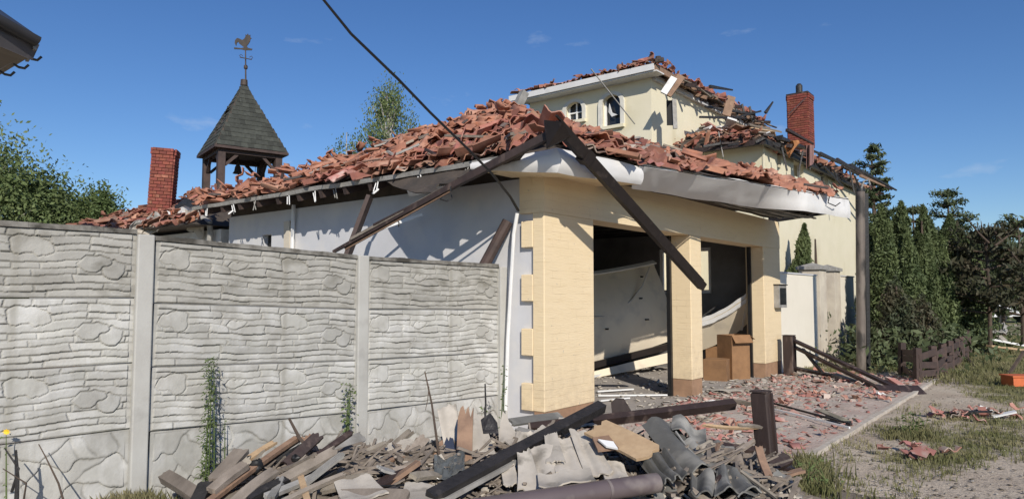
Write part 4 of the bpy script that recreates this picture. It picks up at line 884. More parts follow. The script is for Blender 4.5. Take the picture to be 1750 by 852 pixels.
for k, (a, c, wd, m_) in enumerate((((222, 392, 13), (262, 372, 13.2), .16, 'grey'), ((262, 374, 12.8), (300, 380, 12.7), .20, 'grey'), ((225, 398, 12.6), (290, 384, 12.7), .12, 'asb'), ((286, 366, 13), (330, 358, 12.6), .14, 'sheet'), ((318, 372, 12.2), (346, 388, 12.0), .38, 'asb'), ((300, 352, 13), (338, 344, 12.2), .12, 'char'), ((240, 404, 12.6), (262, 380, 12.8), .07, 'oldwood'), ((270, 396, 12.6), (290, 372, 12.8), .05, 'plastic'))):
    part('torn_sheet', MB().grid(lambda s, t: at(*a).lerp(at(*c), s) + Vector((0, 0, (t - .5) * wd + .04 * math.sin(7 * s + k))) + V * (.05 * math.sin(5 * s + 4 * t + k)), 8, 3, .012), M[m_], an)

# ------------------------------------------------------------------ bell tower
BT = at(414, 262, 18.0); bc = Vector((BT.x, BT.y, 0)); zb0 = BT.z - .02
tw = thing('bell_tower', bc, 'small open timber belfry with a dark shingled pyramid roof and rooster vane', 'belfry')
BW = Matrix.Translation(bc) @ Matrix.Rotation(R(37) , 4, 'Z'); S = .885; apex = at(419, 140, 18).z
def bwp(x, y, z): return BW @ Vector((x, y, z))
for sx in (-1, 1):
    for sy in (-1, 1): part('post', MB().box((sx * .70 - .085, sy * .70 - .085, 0), (sx * .70 + .085, sy * .70 + .085, zb0), bwp), M['towerwood'], tw)
for k in range(4):
    Rk = Matrix.Rotation(k * math.pi / 2, 4, 'Z'); f = lambda x, y, z: BW @ (Rk @ Vector((x, y, z)))
    part('head_beam', MB().box((-.61, -.78, zb0 - .16), (.61, -.62, zb0), f), M['towerwood'], tw)
    part('brace', MB().beam(f(-.60, -.70, zb0 - .45), f(-.30, -.70, zb0 - .15), .07, .07), M['towerwood'], tw); part('brace', MB().beam(f(.60, -.70, zb0 - .45), f(.30, -.70, zb0 - .15), .07, .07), M['towerwood'], tw)
tr = part('roof', MB().add([bwp(-S, -S, zb0), bwp(S, -S, zb0), bwp(S, S, zb0), bwp(-S, S, zb0), bwp(0, 0, apex)], [(0, 1, 4), (1, 2, 4), (2, 3, 4), (3, 0, 4), (3, 2, 1, 0)]), M['deck'], tw)
H = apex - zb0; sl_ = math.hypot(H, S); pit = math.atan2(H, S); nrow = 15; rh = sl_ / nrow
SME = []
for k in range(3): SME.append(MB().hexa([(-.105, -rh * .42, 0), (.105, -rh * .42 - .02 * (k - 1), 0), (.105, rh * .62, 0), (-.105, rh * .62, 0), (-.10, -rh * .42, .016), (.10, -rh * .42, .016), (.10, rh * .62, .004), (-.10, rh * .62, .004)]).mesh('shingle', M['shingle']))
rr = random.Random(21)
for side in range(4):
    A_ = BW @ Matrix.Rotation(side * math.pi / 2, 4, 'Z')
    for j in range(nrow):
        t = (j + .45) / nrow; half = S * (1 - t) ; n = max(1, int(round(2 * half / .15)))
        for i in range(n):
            x = (i + .5 + (.25 if j % 2 else -.25) * (n > 2)) / n * 2 * half - half; x = max(-half + .09 * (n > 1), min(half - .09 * (n > 1), x))
            lost = side == 3 and 3 <= j <= 9 and abs(x - (-.05 + .02 * j)) < .22
            if lost and rr.random() < .6: continue
            tilt = 0 if not lost else rr.uniform(.3, .7)
            inst('shingle', SME[rr.randrange(3)], tr, A_ @ Matrix.Translation((x, -S * (1 - t) - .006, zb0 + H * t)) @ Matrix.Rotation(pit - tilt, 4, 'X') @ Matrix.Rotation(rr.gauss(0, .02), 4, 'Z') @ Matrix.Scale(min(1, 2 * half / n / .20 + .02), 4, (1, 0, 0)))
part('eave_trim', MB().box((-S - .02, -S - .02, zb0 - .07), (S + .02, S + .02, zb0 - .005), bwp), M['towerwood'], tw)
part('roof_tip', MB().tube([bwp(0, 0, apex - .1), bwp(0, 0, apex + .05)], [.10, .09], 8), M['rust'], tw)
part('bell_rope', MB().tube([bwp(-.1, 0, zb0), bwp(-.08, 0, zb0 - .7)], .012, 5).tube([bwp(.35, 0, zb0), bwp(.33, 0, zb0 - .8)], .008, 5), M['black'], tw)
part('bell', MB().tube([bwp(-.1, 0, zb0 - .28), bwp(-.1, 0, zb0 - .34), bwp(-.1, 0, zb0 - .46), bwp(-.1, 0, zb0 - .52)], [.03, .07, .09, .13], 12), M['rust'], tw, smooth=True)
vane = thing('weather_vane', bwp(0, 0, apex), 'rusty rooster weather vane on the tip of the belfry', 'weather vane')
vane.parent = None
pxm = 18.0 / F
def vp(px, py, dy=0): return at(px, py, 18.0 + dy)
part('rod', MB().tube([vp(420, 141), vp(419.6, 85)], [.022, .015], 8), M['rust'], vane)
part('ball', MB().tube([vp(420, 119), vp(420, 117), vp(420, 113), vp(420, 111)], [.02, .05, .05, .02], 10), M['rust'], vane)
part('compass_arm', MB().tube([vp(410, 98), vp(430, 102)], .012, 6).tube([vp(420, 101, -.22), vp(420, 101, .22)], .012, 6), M['rust'], vane)
part('scroll', MB().tube([vp(412, 98), vp(409, 95), vp(412, 93), vp(415, 96)], .008, 5).tube([vp(428, 102), vp(432, 99), vp(430, 96), vp(426, 98)], .008, 5), M['rust'], vane)
cock = [(400, 84), (412, 84.5), (418, 86), (430, 86), (431, 83.5), (424, 82), (421.5, 79), (424.5, 75), (427, 71), (427.8, 67), (430, 65.6), (427.6, 63.5), (427.6, 59.5), (425, 61), (423.6, 57.6), (421, 60.2), (419, 58.6), (419.6, 62), (417.5, 66), (414, 68.5), (409, 66), (405, 65), (401.5, 69), (401, 74), (403.4, 79), (404.5, 73.5), (407, 71.5), (409, 75), (413.4, 78.5), (417, 81), (412, 82.3), (400, 81)]
part('rooster', MB().slab([vp(*c) for c in cock], (0, 1, 0), .02), mat('weathered_copper', (.06, .045, .035), (.035, .03, .026), .7, 9), vane)

# ------------------------------------------------------------------ neighbour's eave, top left
ne = thing('neighbour_eave', (-5.6, 7.2, 3.6), 'corner of a neighbouring roof overhang jutting in at the upper left', 'roof')
Yn = 7.2
c_t, c_b, s_b = at(62, 72, Yn), at(50, 98, Yn + .15), at(0, 128, Yn + .6)
tl_, tb = at(-160, -58, Yn - 1.2), at(-160, -20, Yn - 1.2)
part('fascia', MB().slab([at(60, 74, Yn), at(48, 100, Yn), at(-160, 10, Yn - 1.1), at(-160, -38, Yn - 1.1)], (.3, 1, 0), .05), mat('neighbour_fascia', (.11, .10, .105), (.085, .08, .082), .6, 3), ne)
part('soffit', MB().slab([at(50, 98, Yn + .05), at(0, 128, Yn + 1.2), at(-160, 200, Yn + 2.6), at(-160, 12, Yn - 1.0)], (0, 0, 1), .04), M['eave'], ne)
part('gutter', MB().grid(gut(at(-160, -52, Yn - 1.15), at(62, 68, Yn - .02), .075), 10, 8, .006), M['eavedark'], ne, smooth=True)
part('roof_sheet', MB().slab([at(62, 66, Yn), at(-160, -58, Yn - 1.2), at(-160, -90, Yn + 3), at(40, 60, Yn + 3)], (0, 0, 1), .04), M['eavedark'], ne)
for (x, y) in ((52, 98), (30, 112), (6, 124)):
    part('gutter_bracket', MB().tube([at(x - 6, y - 2, Yn + .1), at(x + 2, y + 3, Yn + .1), at(x + 12, y + 5, Yn + .1), at(x + 19, y - 1, Yn + .1)], .014, 6), M['eavedark'], ne)
part('frieze', MB().beam(at(60, 80, Yn - .02), at(46, 102, Yn + .3), .03, .05), M['grey'], ne)

# ------------------------------------------------------------------ gate walls
gw = thing('garden_wall', G(9, 0, 0), 'cream painted garden wall running right from the garage pier', 'wall')
part('panel', MB().gbox((7.70, .05, -.05), (10.3, .22, 1.94)), mat('pale_cream_wall', (.80, .75, .64), (.75, .70, .59), .85, 1.4, .1), gw)
part('coping', MB().gbox((7.70, .03, 1.942), (10.32, .24, 1.97)), M['white'], gw)
for k, (u0, u1, lab) in enumerate(((10.72, 11.3, 'left cream gate pillar with a flat cap beside the garden wall'), (12.0, 12.55, 'right cream gate pillar at the far side of the gate gap'))):
    gp = thing('gate_pillar', G((u0 + u1) / 2, .3, 0), lab, 'pillar', 'pair of gate pillars')
    part('shaft', MB().gbox((u0, .1, -.05), (u1, .55, 2.10)), mat('dirty_pillar', (.64, .58, .47), (.50, .44, .36), .9, 2.5, .3), gp); 
    p = [G(a, b_, 2.10) for a, b_ in ((u0 - .05, .05), (u1 + .05, .05), (u1 + .05, .60), (u0 - .05, .60))]; q = [G(a, b_, 2.17) for a, b_ in ((u0 - .05, .05), (u1 + .05, .05), (u1 + .05, .60), (u0 - .05, .60))]
    part('cap', MB().hexa(p + q).add(q + [G((u0 + u1) / 2, .32, 2.27)], [(0, 1, 4), (1, 2, 4), (2, 3, 4), (3, 0, 4)]), M['grey'], gp)
gt = thing('garden_gate', G(11.6, .4, 0), 'dark narrow garden gate standing between the two pillars', 'gate')
part('leaf', MB().gbox((11.33, .30, .05), (11.97, .34, 1.95)), M['brownwood'], gt); part('latch', MB().gbox((11.85, .25, 1.0), (11.92, .298, 1.12)), M['black'], gt)
gw2 = thing('garden_wall', G(13.5, 0, 0), 'short bright garden wall between the right gate pillar and the pole', 'wall')
part('panel', MB().gbox((12.58, .1, -.05), (13.9, .28, 1.98)), MATS['pale_cream_wall'], gw2); part('coping', MB().gbox((12.58, .08, 1.982), (13.92, .30, 2.01)), M['white'], gw2)

# ------------------------------------------------------------------ brown posts and fallen fence on the driveway
def bpost(px, py0, py1, wd, Y, label, lean=0):
    b0 = onZ(px, py0); b1 = at(px + lean, py1, b0.y); t = thing('brown_post', b0, label, 'post')
    o = part('shaft', MB().beam(b0 - Vector((0, 0, .05)), b1, wd, wd * .95, up=V), M['brownwood'], t); bv = o.modifiers.new('b', 'BEVEL'); bv.width = .01
    part('edge_strip', MB().beam(b0 + U * wd * .25 - V * wd * .5 - Vector((0, 0, .04)), b1 + U * wd * .25 - V * wd * .5 + Vector((0, 0, -.01)), .035, .03, up=V), M['brownwood'], t)
    part('cap', MB().beam(b1, b1 + Vector((0, 0, .012)), wd * 1.06, wd * 1.02, up=V), M['brownwood'], t)
bpost(1313, 812, 669, .140, 0, 'dark brown wooden gate post standing alone at the front of the driveway', lean=-13)
bpost(1350, 643, 573, .19, 0, 'dark brown wooden post at the foot of the right garage pier', lean=-2)
Yb = onZ(1350, 643).y
for (a, c, wd, m_, lab) in (((1354, 580, Yb), (1572, 681, 10.9), .10, 'brownwood', 'long upper rail of the fallen brown fence sloping to the kerb'),
        ((1357, 592, Yb), (1500, 662, 11.4), .09, 'brownwood', 'second rail of the fallen brown fence under the long one'),
        ((1372, 596, Yb), (1405, 636, 12.4), .05, 'char', 'short diagonal brace of the fallen brown fence'),
        ((1356, 628, Yb), (1440, 645, 12.3), .12, 'brownwood', 'low horizontal rail by the foot of the brown post'),
        ((1425, 640, 12.4), (1530, 666, 11.6), .16, 'oldwood', 'dusty wide board lying along the fallen fence'),
        ((1395, 655, 11.9), (1520, 676, 11.2), .14, 'char', 'charred bottom board under the fallen brown fence'),
        ((1510, 650, 11.8), (1600, 690, 10.6), .07, 'brownwood', 'thin batten pointing from the fallen fence towards the grass'),
        ((1500, 672, 11.0), (1575, 672, 11.1), .26, 'brownwood', 'short thick block at the end of the fallen fence'),
        ((1520, 646, 11.8), (1548, 664, 11.3), .16, 'tiledust', 'pinkish red plank on top of the fallen fence')):
    lone('fence_board', MB().beam(at(*a), at(*c), wd, .045 if wd < .2 else .14, up=(.2, -.5, 1)), M[m_], lab, 'board')
# long thin strips lying on the driveway rubble
for (a, c, wd, m_, lab) in (((1290, 680), (1455, 724), .03, 'char', 'thin black strip lying across the tile rubble'), ((1296, 692), (1452, 730), .02, 'plastic', 'thin pale strip beside the black one on the rubble'), ((1400, 700), (1448, 720), .10, 'glass', 'dark glassy shard strip among red tile pieces')):
    lone('strip', MB().beam(onZ(*a, .09), onZ(*c, .07), wd, .02), M[m_], lab, 'strip')

# low slatted fence along the lawn
sf = thing('slat_fence', onZ(1580, 630), 'low weathered brown slat fence beside the conifers', 'fence')
FL = [onZ(1482, 650), onZ(1515, 660), onZ(1545, 656), onZ(1582, 634), onZ(1606, 616), onZ(1632, 600)]
FL[0] = Vector((7.5, 13.6, 0)); FL[1] = Vector((7.0, 12.2, 0)); FL[2] = Vector((7.6, 12.7, 0)); FL[3] = Vector((9.4, 14.9, 0)); FL[4] = Vector((11.2, 17.3, 0)); FL[5] = Vector((13.3, 20.5, 0))
wood = mat('grey_brown_fence', (.085, .055, .046), (.055, .037, .032), .85, 6, .4, rand=.2)
for i in range(1, 6):
    a = FL[i - 1]; c = FL[i]; L = (c - a).length; n = max(1, round(L / 1.0)); d = (c - a) / n
    for k in range(n):
        p = a + d * k; q = a + d * (k + 1); hh = .55
        part('post', MB().beam(p - Vector((0, 0, .05)), p + Vector((rr.gauss(0, .02), 0, hh + .05)), .10, .10), wood, sf)
        for z in (.14, .30, .46):
            if rr.random() < .9: part('slat', MB().beam(p + Vector((0, -.05, z + rr.gauss(0, .02))), q + Vector((0, -.05, z + rr.gauss(0, .03))), .025, .11), wood, sf)

# ------------------------------------------------------------------ trees
def leaf_cloud(P, size, rg, droop=0., elong=1.6, jitter=.5):
    n = len(P); a = rg.normal(size=(n, 3)); a[:, 2] = a[:, 2] * (1 - droop) - droop * 1.3; a /= np.linalg.norm(a, axis=1)[:, None]
    b = rg.normal(size=(n, 3)); b -= (b * a).sum(1)[:, None] * a; b /= np.linalg.norm(b, axis=1)[:, None]
    s = size * (1 + jitter * (rg.rand(n) - .5) * 2)[:, None]
    v = np.stack([P - a * s * elong / 2, P + b * s * .35, P + a * s * elong / 2, P - b * s * .35], 1).reshape(-1, 3); f = np.arange(n * 4).reshape(n, 4); return v, f
def deciduous(loc, h, w_, label, seed, cat='tree', nclump=90, per=60, leaf=.11, droop=.55, low=.2, group=None, name='birch_tree', bark='birchbark', mleaf='birch', lean=0):
    rg = np.random.RandomState(seed); r = random.Random(seed); t = thing(name, loc, label, cat, group); L0 = Vector(loc)
    top = L0 + Vector((lean, 0, h)); b = MB(); b.tube([L0 - Vector((0, 0, .1)), L0.lerp(top, .35) + Vector((.1, 0, 0)), L0.lerp(top, .7), top], [h * .018, h * .013, h * .008, .01], 8)
    cl = []
    for k in range(nclump):
        z = low + (1 - low) * r.random() ** .9; prof = math.sin(math.pi * min(1, ((z - low) / (1 - low)) * .80 + .16)) ** .8
        a = r.uniform(0, 6.28); rad = w_ / 2 * prof * r.uniform(.25, 1.0); c = L0.lerp(top, z) + Vector((rad * math.cos(a), rad * math.sin(a), 0)); cl.append((c, r.uniform(.25, .55) * w_ / 5))
        if k % 3 == 0:
            s_ = L0.lerp(top, max(.1, z - .18)); b.tube([s_, s_.lerp(c, .55) + Vector((0, 0, .1)), c], [h * .006, h * .004, .006], 5)
    part('trunk', b, M[bark], t, smooth=True)
    P = np.concatenate([rg.normal(size=(per, 3)) * np.array([s, s, s * (1 + droop)]) * .8 + np.array(c) - np.array([0, 0, s * droop]) for c, s in cl])
    v, f = leaf_cloud(P, leaf, rg, droop); raw('crown', v - np.array(L0), f, M[mleaf], t, L0)
    return t
def conifer(loc, h, w_, label, seed, n=9000, leaf=.10, mleaf='thuja', name='thuja_tree', lobes=7, shape='col', cat='tree', group=None):
    rg = np.random.RandomState(seed); r = random.Random(seed); t = thing(name, loc, label, cat, group); L0 = Vector(loc)
    part('trunk', MB().tube([L0 - Vector((0, 0, .1)), L0 + Vector((0, 0, h * .9))], [.09, .02], 7), M['bark'], t)
    P = []
    for k in range(lobes):               # upright plumes that make up the column
        a = r.uniform(0, 6.28); rad = r.uniform(0, .30) * w_; hh = h * r.uniform(.72, 1.0) if k else h; cx, cy = rad * math.cos(a), rad * math.sin(a); m = n // lobes
        z = rg.rand(m) ** .85; prof = (np.minimum(1, z * 5 + .35) * (1 - z) ** (.55 if shape == 'col' else .9)); R_ = w_ * .30 * prof * (1 + .25 * np.sin(z * 23 + k) + .15 * rg.randn(m)); an = rg.rand(m) * 6.283
        rr_ = R_ * (rg.rand(m) ** .35); P.append(np.stack([cx * (1 - z * .5) + rr_ * np.cos(an), cy * (1 - z * .5) + rr_ * np.sin(an), z * hh + .03], 1))
    P = np.concatenate(P); v, f = leaf_cloud(P, leaf, rg, -.35, 2.0); raw('crown', v, f, M[mleaf], t, L0); return t
def pine(loc, h, w_, label, seed, whorls=9, leaf=.16, bare=.35, mleaf='pine', group=None, broken=False, name='pine_tree', per=150):
    rg = np.random.RandomState(seed); r = random.Random(seed); t = thing(name, loc, label, 'tree', group); L0 = Vector(loc); b = MB()
    b.tube([L0 - Vector((0, 0, .1)), L0 + Vector((.05, 0, h * .5)), L0 + Vector((0, 0, h))], [h * .018, h * .013, .015 if not broken else h * .012], 8); P = []
    for k in range(whorls):
        z = bare + (1 - bare) * (k + .3) / whorls; n = r.randint(3, 5)
        for j in range(n):
            a = r.uniform(0, 6.28); L = w_ / 2 * (1.08 - z) ** .7 * r.uniform(.55, 1.15) + .12; p = L0 + Vector((0, 0, z * h)); up = r.uniform(.1, .45)
            q = p + Vector((math.cos(a) * L, math.sin(a) * L, L * up)); b.tube([p, p.lerp(q, .5) + Vector((0, 0, -.03)), q], [.03, .018, .008], 5)
            m = int(per * L / w_ * 2) + 20; s_ = rg.rand(m) ** .6; c = np.array(p)[None] * (1 - s_[:, None]) + np.array(q)[None] * s_[:, None]
            P.append(c[s_ > .25] + rg.normal(size=((s_ > .25).sum(), 3)) * [.085, .085, .045] * (w_ / 2.6))
    if broken:
        for j in range(7): p = L0 + Vector((rr.gauss(0, .05), rr.gauss(0, .05), h)); b.beam(p - Vector((0, 0, .3)), p + Vector((rr.gauss(0, .08), 0, rr.uniform(.1, .4))), .05, .04, taper=.2)
    part('trunk', b, M['bark'], t, smooth=True)
    P = np.concatenate(P); v, f = leaf_cloud(P, leaf, rg, -.2, 2.2); raw('crown', v - np.array(L0), f, M[mleaf], t, L0); return t
def gp_(px, Y): p = at(px, 505, Y); return Vector((p.x, p.y, 0))
def hz(py, Y): return at(875, py, Y).z
for (px, Y, ty, ww, lab, sd_) in ((-35, 20, 262, 5.2, 'tallest leafy birch at the left edge above the fence', 1), (62, 21, 318, 4.0, 'middle leafy birch behind the fence at left', 2), (112, 23, 350, 3.2, 'lower birch between the middle one and the rounded tree', 3), (166, 22, 330, 2.3, 'small rounded birch just left of the leaning chimney', 4)):
    deciduous(gp_(px, Y), hz(ty, Y), ww, lab, sd_, nclump=230 if ww > 3 else 110, per=150, leaf=.075, low=.12)
deciduous(gp_(662, 26), hz(150, 26), 2.5, 'slender birch rising behind the middle of the garage roof', 8, nclump=90, per=110, leaf=.062, droop=1.1, low=.55)
deciduous(gp_(588, 26), hz(226, 26), 2.3, 'low birch top peeping over the roof left of the slender one', 9, nclump=36, per=90, leaf=.062, droop=.9, low=.6)
for (px, Y, ty, ww, lab, sd_) in ((1492, 17.5, 382, 1.0, 'dark columnar conifer right behind the steel pole', 11), (1519, 16.8, 352, 1.15, 'second dark columnar conifer from the pole', 12), (1551, 16.8, 345, 1.25, 'third and fullest columnar conifer from the pole', 13), (1580, 17.6, 352, 1.1, 'fourth columnar conifer from the pole', 14), (1628, 19.5, 368, 1.7, 'broad columnar conifer before the lawn wreckage', 15), (1602, 18.8, 378, 1.1, 'slim columnar conifer filling the gap left of the broad one', 16), (1662, 21.5, 398, 1.5, 'columnar conifer just right of the broad one', 40), (1535, 18.2, 372, 1.0, 'shaded columnar conifer behind the second and third ones', 41)):
    conifer(gp_(px, Y), hz(ty, Y), ww, lab, sd_, n=34000, leaf=.052)
conifer(gp_(1396, 17.4), hz(386, 17.4), 2.3, 'small cone shaped conifer above the garden wall', 17, n=20000, leaf=.05, shape='cone', lobes=1)
conifer(gp_(1532, 15.6), 1.9, 1.4, 'scorched brown bush at the foot of the columnar conifers', 18, n=3600, leaf=.055, mleaf='deadleaf', name='scorched_bush', cat='bush')
conifer(gp_(1575, 15.9), 1.5, 1.6, 'second scorched bush right of the first below the conifers', 19, n=3600, leaf=.055, mleaf='deadleaf', name='scorched_bush', cat='bush')
for (px, Y, ty, ww, lab, sd_, kw) in ((1497, 24, 248, 2.2, 'tall pine showing behind the far end of the house roof', 21, dict(bare=.45, whorls=13, per=150)), (1565, 25, 350, 2.6, 'pine top between the columnar conifers', 22, dict(bare=.3)), (1626, 27, 322, 3.4, 'slender open pine rising highest right of the conifers', 23, dict(bare=.35, per=170)), (1745, 22, 372, 3.4, 'pine at the right edge of the picture', 24, dict(bare=.2)), (1712, 26, 395, 4.2, 'dense pine behind the snapped trunk', 25, dict(bare=.32, whorls=10)), (1655, 30, 400, 4.4, 'dark pine filling the gap behind the slender one', 26, dict(bare=.32, whorls=10)), (1600, 28, 395, 4.0, 'dark pine behind the broad columnar conifer', 27, dict(bare=.32, whorls=10)), (1790, 26, 400, 4.5, 'dark pine half cut off by the right edge', 28, dict(bare=.32, whorls=10))):
    pine(gp_(px, Y), hz(ty, Y), ww, lab, sd_, leaf=.075, **{'per': 260, **kw})
pine(gp_(1688, 18.5), hz(392, 18.5), 4.0, 'snapped pine with brown scorched needles and bare limbs', 31, mleaf='deadleaf', broken=True, bare=.3, whorls=10, leaf=.085, per=200)
for (a, c, lab) in (((1690, 415, 18), (1652, 372, 17.6), 'bare broken limb pointing up left from the snapped pine'), ((1700, 420, 18), (1750, 376, 17.5), 'bare broken limb pointing up right from the snapped pine'), ((1700, 395, 18), (1745, 450, 17.6), 'pale snapped limb hanging down right of the snapped pine')):
    lone('broken_limb', MB().tube([at(*a), at((a[0] + c[0]) / 2, (a[1] + c[1]) / 2 + 3, a[2]), at(*c)], [.03, .022, .010], 7), M['bark'], lab, 'branch')
# far woodland seen as one mass
rg = np.random.RandomState(3); n = 26000
X = rg.uniform(10, 75, n); Y = 52 + rg.rand(n) * 6; hh = 3.6 + 1.3 * np.sin(X * .9) * np.cos(X * .37) + .8 * np.sin(X * 2.3); Z = rg.rand(n) ** .8 * hh
v, f = leaf_cloud(np.stack([X, Y, Z], 1), .42, rg, 0); raw('far_woodland', v, f, M['pine'], kind='stuff')
n = 22000; X = rg.uniform(-60, 8, n); Y = 60 + rg.rand(n) * 5; Z = rg.rand(n) * 3.6
v, f = leaf_cloud(np.stack([X, Y, Z], 1), .5, rg, 0); raw('far_woodland', v, f, M['birch'], kind='stuff')
# low undergrowth under the conifers
n = 9000; t_ = rg.rand(n); X = 7.6 + 8 * t_ + rg.normal(size=n) * .5; Y = 14.6 + 9.5 * t_ + rg.normal(size=n) * .8; Z = rg.rand(n) ** 1.6 * .8
v, f = leaf_cloud(np.stack([X, Y, Z], 1), .09, rg, 0); raw('undergrowth', v, f, M['pine'], kind='stuff')

# ------------------------------------------------------------------ cars and wreckage at right
def car(px, Y, rot, label):
    p = gp_(px, Y); t = thing('parked_car', p, label, 'car'); W = Matrix.Translation(p) @ Matrix.Rotation(rot, 4, 'Z'); wf_ = lambda x, y, z: W @ Vector((x, y, z))
    prof = [(-2.1, .35), (-2.15, .75), (-1.95, .95), (-1.3, 1.0), (-.75, 1.42), (.65, 1.46), (1.35, 1.05), (2.05, .88), (2.15, .6), (2.1, .35)]
    b = MB(); n = len(prof)
    for y0, y1 in ((-.85, .85),): b.slab([wf_(x, y0, z) for x, z in prof], W.to_3x3() @ Vector((0, 1, 0)), 1.7)
    o = part('body', b, M['carwhite'], t); bv = o.modifiers.new('b', 'BEVEL'); bv.width = .06; bv.segments = 2
    for sy in (-1, 1):
        part('side_window', MB().slab([wf_(x, sy * .856, z) for x, z in ((-1.15, 1.02), (-.72, 1.34), (.58, 1.38), (1.10, 1.04))], W.to_3x3() @ Vector((0, sy, 0)), .01), M['glass'], t)
        for x in (-1.35, 1.35): part('wheel', MB().tube([wf_(x, sy * .70, .32), wf_(x, sy * .88, .32)], .32, 16), M['tyre'], t)
    part('windscreen', MB().slab([wf_(.70, -.7, 1.44), wf_(.70, .7, 1.44), wf_(1.34, .72, 1.08), wf_(1.34, -.72, 1.08)], W.to_3x3() @ Vector((.5, 0, 1)), .02), M['glass'], t)
car(1652, 38, .25, 'white car parked far off behind the conifers, nearer the slender pine'); car(1722, 40, .1, 'white car parked far off near the right edge')
rw = thing('shed_wreck', onZ(1690, 600), 'collapsed grey sheet roof lying beyond the lawn', 'wreckage')
def sheetq(c, m_, th=.03, cr=.12, name='roof_sheet', parent=None, nu=14, nv=5, wave=0):
    P = [at(*q) for q in c]
    def f(s, t): return P[0].lerp(P[1], s).lerp(P[3].lerp(P[2], s), t) + Vector((0, 0, cr * noise.noise(Vector((s * 5, t * 4, c[0][0]))) + wave * math.sin(s * 40)))
    return part(name, MB().grid(f, nu, nv, th), m_, parent)
sheetq([(1622, 560, 22.5), (1700, 552, 24), (1712, 572, 21), (1640, 572, 20.5)], M['asb'], parent=rw, cr=.25); sheetq([(1660, 566, 21.5), (1718, 556, 22), (1722, 566, 20.5), (1668, 574, 20)], M['grey'], parent=rw, cr=.25)
part('prop', MB().beam(at(1640, 574, 21), onZ(1640, 592), .2, .2).beam(at(1700, 572, 21), onZ(1702, 594), .2, .2), M['dark'], rw)
for (a, c, wd, m_, lab) in (((1572, 602, 16.5), (1632, 572, 19), .12, 'paleboard', 'pale plank leaning over the slat fence towards the wreck'), ((1568, 598, 16.3), (1600, 580, 17.5), .14, 'oldwood', 'short plank beside the pale one on the slat fence'), ((1700, 568, 21), (1716, 582, 20), .16, 'asb', 'bent white strip at the edge of the wreck'),
        ((1686, 578, 19.5), (1750, 590, 19.5), .20, 'plastic', 'upper white plank lying across the lawn wreckage'), ((1688, 590, 18), (1765, 600, 18.5), .22, 'paleboard', 'lower cream plank lying across the lawn wreckage'), ((1640, 600, 17), (1668, 628, 15), .07, 'brownwood', 'dark stick slanting down across the lawn'), ((1665, 632, 14), (1730, 640, 14.5), .06, 'char', 'dark branch lying flat on the lawn'), ((1722, 642, 13.5), (1750, 600, 14), .05, 'bark', 'dark branch rising at the right edge of the lawn')):
    lone('plank', MB().beam(at(*a), at(*c), wd, .05), M[m_], lab, 'plank' if 'plank' in lab else 'branch')
p = onZ(1742, 658); ob = thing('orange_crate', p, 'orange plastic crate on the grass at the right edge', 'crate'); part('body', MB().box((-.2, -.15, 0), (.3, .15, .15), lambda x, y, z: p + Vector((x, y, z))), M['orange'], ob); part('rim', MB().box((-.22, -.17, .151), (.32, .17, .175), lambda x, y, z: p + Vector((x, y, z))), M['orange'], ob)

# ------------------------------------------------------------------ tile fragments on the driveway
rr = random.Random(101)
GR = 'broken red tile pieces scattered on the driveway'
n_s = 0
def shard(p, sc_, m_=None):
    return Matrix.Translation(p) @ Euler((rr.gauss(0, .35), rr.gauss(0, .35) + (math.pi if rr.random() < .4 else 0), rr.uniform(0, 6.28))).to_matrix().to_4x4() @ Matrix.Scale(sc_, 4)
for k in range(120):
    u = rr.uniform(.8, 8.3); v = -rr.uniform(.1, 2.3) if rr.random() < .3 else -abs(rr.gauss(1.35, .55)); v = max(-2.3, min(-.1, v))
    o = bpy.data.objects.new('tile_fragment', SHARDS[rr.randrange(5)]); C.objects.link(o); put(o, None, shard(G(u, v, .035 + rr.random() * .025), rr.uniform(.35, .85))); tag(o, 'curved broken piece of red roof tile lying on the driveway', 'tile fragment', GR)
def chips(name, pts, sizes, m, seed, flat=.3):
    rg = np.random.RandomState(seed); n = len(pts); pts = np.array(pts); s = np.array(sizes)[:, None, None]
    base = np.array([(-1, -.7, -.12), (.9, -.9, -.12), (1.1, .5, -.12), (-.6, .9, -.12), (-.9, -.6, .12), (.8, -.85, .12), (1, .45, .12), (-.65, .8, .12)], float)
    ang = rg.rand(n) * 6.283; tx = rg.randn(n) * flat; ty = rg.randn(n) * flat; el = (.5 + rg.rand(n, 1, 3) * 1.0)
    v = base[None] * el * s * .5
    def rot(v, a, i, j): c, s_ = np.cos(a)[:, None], np.sin(a)[:, None]; x, y = v[..., i].copy(), v[..., j].copy(); v[..., i] = c * x - s_ * y; v[..., j] = s_ * x + c * y
    rot(v, tx, 1, 2); rot(v, ty, 0, 2); rot(v, ang, 0, 1); v += pts[:, None]
    f = np.array([(3, 2, 1, 0), (4, 5, 6, 7), (0, 1, 5, 4), (1, 2, 6, 5), (2, 3, 7, 6), (3, 0, 4, 7)]); F_ = (f[None] + (np.arange(n) * 8)[:, None, None]).reshape(-1, 4)
    return raw(name, v.reshape(-1, 3), F_, m, kind='stuff')
def drive_pts(n, sd_, zz=.02, vm=1.2, vs_=.7):
    r = random.Random(sd_); out = []
    while len(out) < n:
        u = r.uniform(-.1, 8.4); v = -abs(r.gauss(vm, vs_))
        if v > -2.38: out.append(tuple(G(u, v, zz + r.random() * .02)))
    return out
def dust(s, t):
    u = -.1 + 8.4 * s; v = -2.34 + 2.3 * t; e = min(1, s * 12, (1 - s) * 12, t * 8, (1 - t) * 8); return G(u, v, .013 + e * max(0, .018 + .03 * noise.noise(Vector((u * 1.3, v * 2.2, 4))) + .012 * noise.noise(Vector((u * 6, v * 6, 8)))))
o = MB().grid(dust, 200, 60).build('plaster_dust', MATS['dusty_driveway'], None, True, 'stuff')
